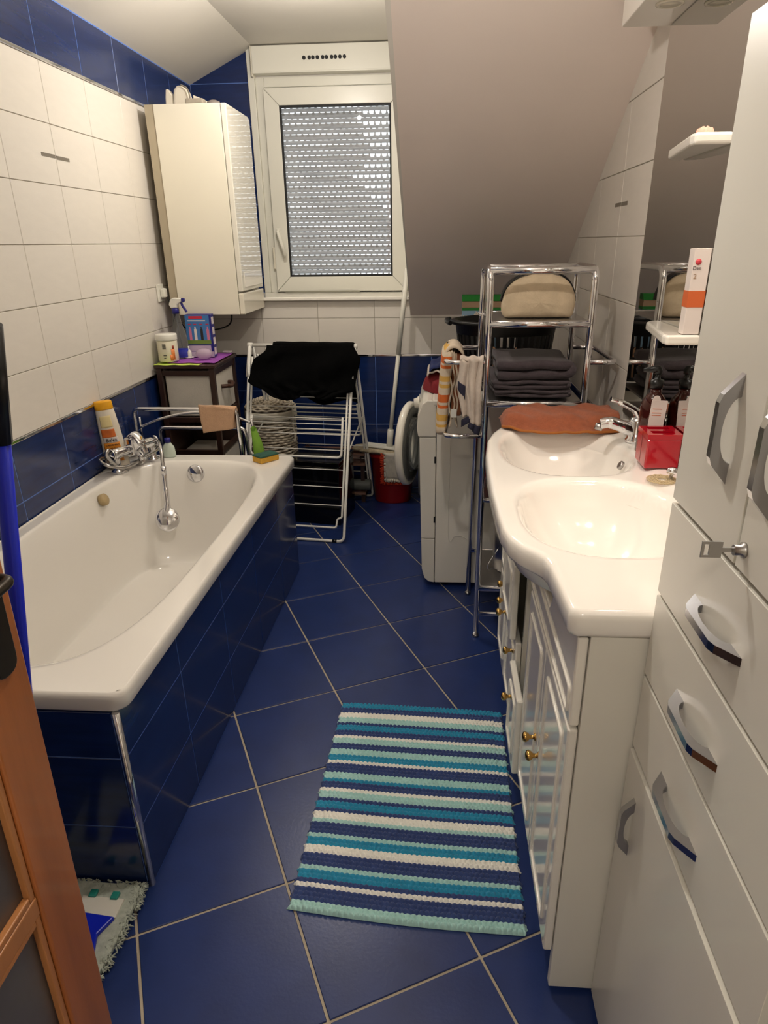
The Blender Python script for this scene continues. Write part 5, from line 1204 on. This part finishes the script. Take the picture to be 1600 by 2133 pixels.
# spray bottles
clear = mat('clear_plastic', rgb(236, 240, 242), 0.06, trans=0.95, ior=1.12, var=0.01); bluel = mat('blue_liquid', rgb(16, 40, 190), 0.1, var=0.05); navp = mat('navy_plastic', rgb(34, 32, 120), 0.35, var=0.05)
def spray(cx, cy, ang, label, clearhead, scale=1.0):
    s = thing('spray_bottle', label, 'bottle', (cx, cy, ZT))
    M = Matrix.Translation((cx, cy, ZT)) @ Matrix.Rotation(ang, 4, 'Z') @ Matrix.Scale(scale, 4)
    MB().lathe([(0.0, 0.0), (0.040, 0.0), (0.044, 0.006), (0.045, 0.09), (0.040, 0.125), (0.026, 0.165), (0.019, 0.195), (0.017, 0.215), (0.015, 0.218)], 28, M, sx=1.0, sy=0.62).build('bottle', clear, s)
    if not clearhead:
        MB().lathe([(0.0, 0.004), (0.040, 0.004), (0.042, 0.008), (0.042, 0.048), (0.0, 0.048)], 28, M, sx=1.0, sy=0.60).build('liquid', bluel, s)
        MB().tube([M @ Vector((0.012, 0.004, 0.02)), M @ Vector((0, 0, 0.215))], 0.0025, 6).build('dip_tube', clear, s)
    hm_ = whp if not clearhead else clear
    MB().lathe([(0.018, 0.0), (0.018, 0.024), (0.012, 0.026)], 20, M @ Matrix.Translation((0, 0, 0.2185))).build('collar', navp if not clearhead else clear, s)
    hd = MB().prism([(-0.020, 0.246), (0.014, 0.246), (0.016, 0.262), (0.040, 0.276), (0.042, 0.292), (-0.004, 0.294), (-0.018, 0.284), (-0.028, 0.262)], -0.011, 0.011, M @ MXZ).build('spray_head', hm_, s, bevel=0.004)
    MB().prism([(0.0425, 0.274), (0.050, 0.272), (0.056, 0.280), (0.054, 0.292), (0.0425, 0.293)], -0.010, 0.010, M @ MXZ).build('nozzle', navp if not clearhead else clear, hd, bevel=0.002)
    MB().tube(spline([M @ Vector((0.036, 0, 0.272)), M @ Vector((0.042, 0, 0.255)), M @ Vector((0.052, 0, 0.240)), M @ Vector((0.060, 0, 0.226))]), 0.0045, 8, flat=1.4).build('trigger', navp if not clearhead else clear, hd)
    return s
spray(0.098, 3.118, math.radians(-6), 'clear spray bottle with navy trigger and blue liquid on the drawer unit', False, 0.99)
spray(0.165, 3.245, math.radians(0), 'colourless spray bottle standing behind the blue carton', True, 0.93)
# blue carton
bxn = thing('hair_dye_carton', 'blue carton printed with tubes on the drawer unit', 'carton', (0.19, 3.16, ZT))
navc = mat('carton_navy', rgb(34, 32, 122), 0.4, var=0.05); bluep = mat('carton_blue', rgb(64, 118, 178), 0.4, var=0.06, vscale=10); redp = mat('print_redbar', rgb(196, 36, 62), 0.5, var=0.05); lil = mat('carton_lilac', rgb(196, 178, 198), 0.5, var=0.04); gp = mat('print_olive', rgb(110, 136, 60), 0.5, var=0.08)
QX0, QX1, QY, QZ1 = 0.128, 0.262, 3.150, ZT+0.208
cbx = MB().box(QX0, QX1, QY, QY+0.048, ZT, QZ1).build('carton', navc, bxn, bevel=0.001)
def pr(x0, x1, z0, z1, m, name='print_panel', lift=0.0005):
    return MB().box(QX0+(QX1-QX0)*x0, QX0+(QX1-QX0)*x1, QY-lift, QY-lift+0.0003, ZT+0.208*z0, ZT+0.208*z1).build(name, m, cbx)
pr(0.0, 0.93, 0.36, 0.985, bluep); pr(0.15, 0.68, 0.90, 0.965, redp, 'red_banner', 0.0009); pr(0.0, 0.93, 0.30, 0.40, gp, 'olive_band', 0.0007); pr(0.0, 0.90, 0.14, 0.27, lil, 'lilac_panel', 0.0009); pr(0.0, 1.0, 0.0, 0.125, lil, 'lilac_foot', 0.0009)
pr(0.10, 0.78, 0.845, 0.868, pap, 'white_caption', 0.0009)
for k, (xc, m2) in enumerate(((0.16, mat('tube_pink', rgb(206, 120, 150), 0.5, var=0.05)), (0.36, pap), (0.60, blk), (0.84, MATS['tube_pink']))):
    pr(xc-0.05, xc+0.05, 0.40, 0.66, m2, 'printed_tube', 0.0011); pr(xc-0.022, xc+0.022, 0.66, 0.72, m2, 'printed_cap', 0.0011); pr(xc-0.06, xc+0.06, 0.765, 0.785, redp, 'printed_caption', 0.0011)
Mq = Matrix(((1, 0, 0, QX0+0.415*(QX1-QX0)), (0, 0, -1, QY-0.001), (0, 1, 0, ZT+0.208*0.932), (0, 0, 0, 1)))
for k in range(4): MB().box(QX1, QX1+0.0005, QY+0.008, QY+0.040, ZT+0.01+0.05*k, ZT+0.045+0.05*k).build('side_panel', pap, cbx)
# dropper bottle, translucent bulb, white lid
d0 = onZ(401, 742, ZT); d0.y = min(d0.y, 3.120)
dbt = tag(MB().lathe([(0.0, 0.0), (0.013, 0.0), (0.014, 0.003), (0.014, 0.026), (0.008, 0.034), (0.005, 0.040), (0.0045, 0.052), (0.0, 0.054)], 20, Matrix.Translation((d0.x, d0.y, ZT+0.004))).build('dropper_bottle', whp), 'tiny white dropper bottle on the purple cloth', 'bottle')
MB_l = MB().lathe([(0.0, 0.0), (0.024, 0.0), (0.026, 0.002), (0.026, 0.0035), (0.0, 0.0035)], 24, Matrix.Translation((d0.x, d0.y, ZT)))
tag(MB_l.build('jar_lid', whp), 'flat white jar lid under the dropper bottle', 'lid')
e0 = onZ(425, 748, ZT)
tag(MB().lathe([(0.0, 0.0), (0.022, 0.001), (0.038, 0.012), (0.043, 0.026), (0.038, 0.040), (0.022, 0.050), (0.0, 0.053)], 28, Matrix.Translation((e0.x, e0.y+0.010, ZT)), sx=1.0, sy=0.8).build('plastic_bulb', mat('lilac_translucent', rgb(232, 216, 230), 0.12, var=0.03, trans=0.6, ior=1.3)), 'translucent lilac plastic pouch on the purple cloth', 'pouch')
e1 = Vector((0.285, 3.300, ZT))
tag(MB().prism([(e1.x-0.024, e1.y-0.012), (e1.x+0.02, e1.y-0.02), (e1.x+0.024, e1.y+0.004), (e1.x-0.02, e1.y+0.012)], ZT, ZT+0.010).build('white_clip', whp, bevel=0.003), 'small white plastic piece at the back of the purple cloth', 'clip')
# ---------------------------------------------------------------- on the wall cabinet
iron = thing('steam_iron', 'off-white steam iron standing on the wall cabinet', 'iron', (0.16, 3.42, HZ1))
ofw = mat('iron_white', rgb(214, 206, 190), 0.35, var=0.04)
MB().prism([(0.150, 0.0), (0.225, 0.0), (0.232, 0.03), (0.222, 0.070), (0.200, 0.088), (0.175, 0.090), (0.158, 0.072), (0.150, 0.03)], 3.30, 3.36, Matrix.Translation((0, 0, HZ1+0.0008)) @ MXZ).build('heel', ofw, iron, bevel=0.012, bseg=3)
MB().prism([(0.110, 0.0), (0.150, 0.0), (0.150, 0.05), (0.128, 0.078), (0.118, 0.076), (0.112, 0.04)], 3.31, 3.35, Matrix.Translation((0, 0, HZ1+0.0008)) @ MXZ).build('handle', ofw, iron, bevel=0.01, bseg=3)
MB().prism([(0.226, 0.0), (0.36, 0.0), (0.345, 0.010), (0.27, 0.045), (0.225, 0.062)], 3.37, 3.43, Matrix.Translation((0, 0, HZ1+0.0008)) @ MXZ).build('nose', ofw, iron, bevel=0.008)
MB().tube(spline([(0.20, 3.29, HZ1+0.088), (0.228, 3.288, HZ1+0.074), (0.238, 3.288, HZ1+0.04), (0.23, 3.288, HZ1+0.008)]), 0.0035, 6).build('cord', mat('cord_grey', rgb(120, 112, 98), 0.5, var=0.05), iron)
tag(MB().box(0.232, 0.318, 3.225, 3.275, HZ1+0.0005, HZ1+0.024).build('soap_block', mat('grey_stone', rgb(150, 142, 128), 0.7, var=0.2, vscale=40), bevel=0.006), 'grey rectangular block on the wall cabinet edge', 'block')
tag(MB().lathe([(0.034, 0.0), (0.034, 0.010), (0.028, 0.020), (0.012, 0.026), (0.0, 0.027)], 24, Matrix.Translation((0.345, 3.30, HZ1+0.0005))).build('grey_dome', mat('taupe_plastic', rgb(120, 112, 106), 0.5, var=0.05)), 'round grey domed cap on the wall cabinet', 'cap')
# ---------------------------------------------------------------- bath mixer and shower
bm_ = thing('bath_mixer', 'chrome bath mixer on the rim with its hose coiled around it', 'tap', (0.09, 2.40, TZ))
pA = Vector((0.080, 2.280, 0.0)); pB = Vector((0.158, 2.462, 0.0)); axm = (pB-pA).normalized(); BZm = 0.648
for p in (pA, pB):
    MB().lathe([(0.026, 0.0), (0.026, 0.010), (0.017, 0.016), (0.016, 0.055), (0.020, 0.075)], 20, Matrix.Translation((p.x, p.y, TZ+0.001))).build('pillar', chrome, bm_)
body = MB().tube([pA-axm*0.018+Vector((0, 0, BZm)), pA+axm*0.005+Vector((0, 0, BZm)), pB-axm*0.005+Vector((0, 0, BZm)), pB+axm*0.018+Vector((0, 0, BZm))], 0.0225, 20).build('body', chrome, bm_)
for p, s_ in ((pA, -1), (pB, 1)): MB().tube([p+axm*s_*0.018+Vector((0, 0, BZm)), p+axm*s_*0.026+Vector((0, 0, BZm))], 0.026, 20).build('end_cap', chrome, bm_)
cm = (pA+pB)/2+Vector((0, 0, BZm)); sid = Vector((axm.y, -axm.x, 0))
MB().box(-0.026, 0.026, -0.024, 0.024, -0.028, 0.050, Matrix.Translation(cm) @ Matrix.Rotation(math.atan2(axm.y, axm.x), 4, 'Z')).build('valve_block', chrome, bm_, bevel=0.010, bseg=3)
MB().tube(spline([cm+Vector((0, 0, 0.052)), cm+sid*0.025+Vector((0, 0, 0.062)), cm+sid*0.055+Vector((0, 0, 0.025)), cm+sid*0.070+Vector((0, 0, -0.012))]), [0.026]*8+[0.022]*9+[0.014]*8, 14, flat=0.45).build('lever', chrome, bm_)
MB().lathe([(0.0, 0.003), (0.010, 0.002), (0.012, 0.0)], 16, Matrix.Translation(cm+sid*0.046+Vector((0, 0, 0.048))) @ Matrix.Rotation(0.9, 4, 'X')).build('gold_inset', brass, bm_)
MB().tube([cm+sid*0.030+Vector((0, 0, -0.02)), cm+sid*0.048+Vector((0, 0, -0.048))], [0.016, 0.013], 16).build('spout', chrome, bm_)
hose_m = mat('hose_metal', rgb(190, 188, 186), 0.22, metal=1.0, var=0.03)
ctl = [cm+sid*0.048+Vector((0, 0, -0.05))]
for px, py in ((283, 973), (268, 982), (240, 968), (222, 948), (226, 938)): ctl.append(onX(px, py, 0.105 if px > 240 else 0.085))
ctl += [Vector((0.030, 2.30, 0.62)), Vector((0.048, 2.42, 0.605)), Vector((0.110, 2.53, 0.61)), Vector((0.175, 2.505, 0.612)), Vector((0.150, 2.40, 0.600)), Vector((0.115, 2.29, 0.590)), Vector((0.062, 2.235, 0.612)), Vector((0.024, 2.26, 0.632)), Vector((0.060, 2.40, 0.592)), Vector((0.130, 2.52, 0.595))]
ctl += [onY(327, 918, 2.480), onY(335, 935, 2.41), onY(340, 975, 2.348)]
hp2 = spline(ctl, 10)
rib = [0.0072+0.0008*(k % 2) for k in range(len(hp2))]
MB().tube(hp2, rib, 10).build('hose', hose_m, bm_)
hs = thing('hand_shower', 'chrome hand shower hanging down into the bathtub', 'shower head', (0.25, 2.35, 0.45))
q0 = onY(340, 972, 2.350); q1 = onY(349, 1052, 2.290); qh = onY(349, 1082, 2.262)
MB().tube([q0, q0.lerp(q1, 0.2)], 0.0115, 14).build('coupling', chrome, hs)
MB().tube(spline([q0.lerp(q1, 0.2), q0.lerp(q1, 0.6), q1, q1.lerp(qh, 0.5)+Vector((-0.006, 0, 0))]), [0.0105]*8+[0.0125]*9+[0.014]*8, 14).build('handle', chrome, hs)
dirn = Vector((0.30, -0.85, 0.42)).normalized()
Mh2 = Matrix.Translation(qh) @ dirn.to_track_quat('Z', 'Y').to_matrix().to_4x4()
MB().lathe([(0.0, 0.008), (0.044, 0.007), (0.052, 0.002), (0.051, -0.005), (0.036, -0.016), (0.014, -0.022), (0.0, -0.023)], 36, Mh2, sx=0.95).build('head', chrome, hs)
# bath foam bottle
bb = thing('bath_foam_bottle', 'tall cream bath foam bottle with yellow cap on the bath rim', 'bottle', (0.05, 2.32, TZ))
Mb = Matrix.Translation((0.050, 2.352, TZ+0.0045)) @ Matrix.Rotation(math.radians(20), 4, 'Z') @ Matrix.Rotation(math.radians(-4), 4, 'Y')
crm = mat('bottle_cream', rgb(228, 218, 200), 0.35, var=0.03); yc = mat('cap_yellow', rgb(238, 172, 34), 0.35, var=0.04); orp = mat('label_orange', rgb(226, 142, 40), 0.45, var=0.08, vscale=20); orp2 = mat('label_deep', rgb(214, 112, 48), 0.45, var=0.2, vscale=30)
MB().lathe([(0.0, 0.0), (0.044, 0.0), (0.048, 0.006), (0.048, 0.06), (0.042, 0.18), (0.037, 0.246), (0.034, 0.250), (0.0, 0.250)], 36, Mb, sx=1.0, sy=0.55).build('bottle', crm, bb)
MB().lathe([(0.0, 0.2505), (0.035, 0.2505), (0.0365, 0.254), (0.036, 0.280), (0.033, 0.285), (0.0, 0.286)], 36, Mb, sx=1.0, sy=0.58).build('cap', yc, bb)
def lab_patch(name, a0, a1, z0, z1, m, lift=0.0006):
    def rr(z): return interp([0.006, 0.06, 0.18, 0.246], [0.048, 0.048, 0.042, 0.037], z)+lift
    return MB().grid(lambda u, v: Mb @ Vector((rr(z0+(z1-z0)*v)*math.cos(math.radians(a0+(a1-a0)*u)), 0.55*rr(z0+(z1-z0)*v)*math.sin(math.radians(a0+(a1-a0)*u))-0.0, z0+(z1-z0)*v)), 14, 10).build(name, m, bb, solid=0.0003)
lab_patch('label', -138, -50, 0.030, 0.112, orp); lab_patch('label_top', -138, -60, 0.136, 0.170, orp2); lab_patch('brand_plate', -132, -52, 0.113, 0.135, pap, 0.0009); lab_patch('pale_print', -130, -62, 0.178, 0.226, mat('label_pale', rgb(236, 218, 160), 0.5, var=0.1), 0.0005)
def tM(z): return Mb @ Matrix(((1, 0, 0, 0.0015), (0, 0, -1, -0.0278), (0, 1, 0, z), (0, 0, 0, 1)))
text('brand_text', 'Balea', 0.021, tM(0.124), blk, bb); text('product_text', 'CREME BAD', 0.010, tM(0.103), blk, bb); text('product_text', 'MILCH', 0.010, tM(0.088), blk, bb); text('product_text', '& HONIG', 0.010, tM(0.076), blk, bb)
# small bottle behind the mixer
sb2 = thing('small_bottle', 'small pale bottle with blue cap behind the bath mixer', 'bottle', (0.19, 2.51, TZ))
MB().lathe([(0.0, 0.0), (0.028, 0.0), (0.030, 0.004), (0.026, 0.045), (0.014, 0.062), (0.012, 0.066)], 24, Matrix.Translation((0.212, 2.516, TZ+0.001)), sy=0.7).build('bottle', mat('bottle_pale', rgb(206, 218, 204), 0.3, var=0.04), sb2)
MB().lathe([(0.013, 0.0), (0.013, 0.018), (0.0, 0.019)], 20, Matrix.Translation((0.212, 2.516, TZ+0.0675))).build('cap', navp, sb2)
# sponge
sp0 = thing('sponge', 'yellow and green scouring sponge on the corner of the bathtub rim', 'sponge', (0.66, 2.42, TZ))
Msp = Matrix.Translation((0.664, 2.468, TZ+0.001)) @ Matrix.Rotation(math.radians(50), 4, 'Z')
MB().box(-0.048, 0.048, -0.032, 0.032, 0.0, 0.024, Msp).build('foam', mat('sponge_yellow', rgb(214, 164, 62), 0.95, var=0.1, vscale=60, bump=0.5, bscale=200), sp0, bevel=0.003)
MB().box(-0.0485, 0.0485, -0.0325, 0.0325, 0.0242, 0.031, Msp).build('scourer', mat('scourer_green', rgb(46, 86, 72), 0.95, var=0.25, vscale=60, bump=0.6, bscale=200), sp0, bevel=0.002)
# ---------------------------------------------------------------- chrome towel stand at the end of the bath
tsd = thing('towel_stand', 'low chrome towel stand behind the end of the bathtub', 'towel rail', (0.27, 2.63, 0))
YT = 2.62
a0, a1 = onY(268, 852, YT), onY(492, 852, YT); c0, c1 = onY(305, 908, YT-0.02), onY(492, 914, YT-0.02)
a0.x = max(a0.x, 0.028)
MB().tube(fillet([(a0.x, YT, 0.0), (a0.x, YT, a0.z), (a1.x, YT, a0.z), (a1.x+0.022, YT, 0.0)], 0.03, 6), 0.0095, 12).build('rail_frame', chrome, tsd)
MB().tube(fillet([(c0.x, YT+0.13, 0.0), (c0.x, YT+0.13, c0.z), (c1.x, YT+0.13, c0.z), (c1.x+0.04, YT+0.13, 0.0)], 0.03, 6), 0.0095, 12).build('rail_frame', chrome, tsd)
arc = [onY(293, 890, YT+0.04), onY(330, 874, YT+0.05), onY(385, 861, YT+0.06), onY(430, 860, YT+0.06), onY(480, 866, YT+0.05), onY(522, 880, YT+0.03)]
MB().tube(spline(arc), 0.0065, 10).build('arc_bar', chrome, tsd)
for (p, q, yy) in (((290, 868), (297, 915), YT+0.04), ((523, 872), (530, 905), YT+0.03)):
    MB().tube([onY(*p, yy), onY(*q, yy)], 0.006, 10).build('peg', chrome, tsd)
MB().tube([(a1.x+0.014, YT, 0.30), (c1.x+0.02, YT+0.13, 0.30)], 0.006, 8).build('spreader', chrome, tsd); MB().tube([(a0.x, YT, 0.30), (c0.x, YT+0.13, 0.30)], 0.006, 8).build('spreader', chrome, tsd)
wcl = mat('peach_terry', rgb(202, 164, 132), 0.98, var=0.06, vscale=50, bump=0.6, bscale=200)
wcloth = thing('washcloth', 'beige washcloth hung over the chrome towel stand', 'cloth', (0.43, 2.62, 0.72))
w0, w1, w2, w3 = onY(413, 843, YT-0.014), onY(490, 850, YT-0.014), onY(486, 893, YT-0.014), onY(424, 902, YT-0.014)
def wcf(u, v):
    p = w0*(1-u)*(1-v)+w1*u*(1-v)+w2*u*v+w3*(1-u)*v; dro = 0.010*max(0.0, u-0.6)*(1-v)
    return Vector((p.x, YT-0.013-0.004*math.sin(u*7+v*3), p.z-dro))
MB().grid(wcf, 18, 14).build('front_fall', wcl, wcloth, solid=0.007, soff=0)
MB().grid(lambda u, v: Vector((w0.x+(w1.x-w0.x)*u, YT-0.013*math.cos(math.pi*v), a0.z+0.004+0.011*math.sin(math.pi*v)-0.012*max(0, u-0.6))), 12, 8).build('top_fold', wcl, wcloth, solid=0.007, soff=0)
MB().grid(lambda u, v: Vector((w0.x+(w1.x-w0.x)*u, YT+0.014, a0.z+0.004-0.09*v)), 10, 6).build('back_fall', wcl, wcloth, solid=0.007, soff=0)
gc = mat('lime_fabric', rgb(128, 176, 62), 0.75, var=0.12, vscale=12, bump=0.2, bscale=60)
g0, g1, g2, g3 = onY(522, 893, 2.632), onY(533, 893, 2.632), onY(557, 952, 2.632), onY(530, 952, 2.632)
def gcf(u, v):
    a = 2*math.pi*u; c = (g0*(1-v)+g3*v).lerp(g1*(1-v)+g2*v, 0.5); hw = ((g1-g0).length*(1-v)+(g2-g3).length*v)/2
    c = Vector((c.x, c.y, c.z))
    if v > 0.5: c.z -= (v-0.5)*0.12
    return Vector((c.x+hw*math.cos(a)*(1+0.12*math.sin(5*a)), 2.632+0.018*math.sin(a)*(0.6+v), c.z+0.01*math.sin(a)*(1-v)))
tag(MB().grid(gcf, 24, 16, cu=True).build('green_bag', gc), 'lime green cloth bag hanging from a peg of the chrome stand', 'bag')
bpy.context.view_layer.update()
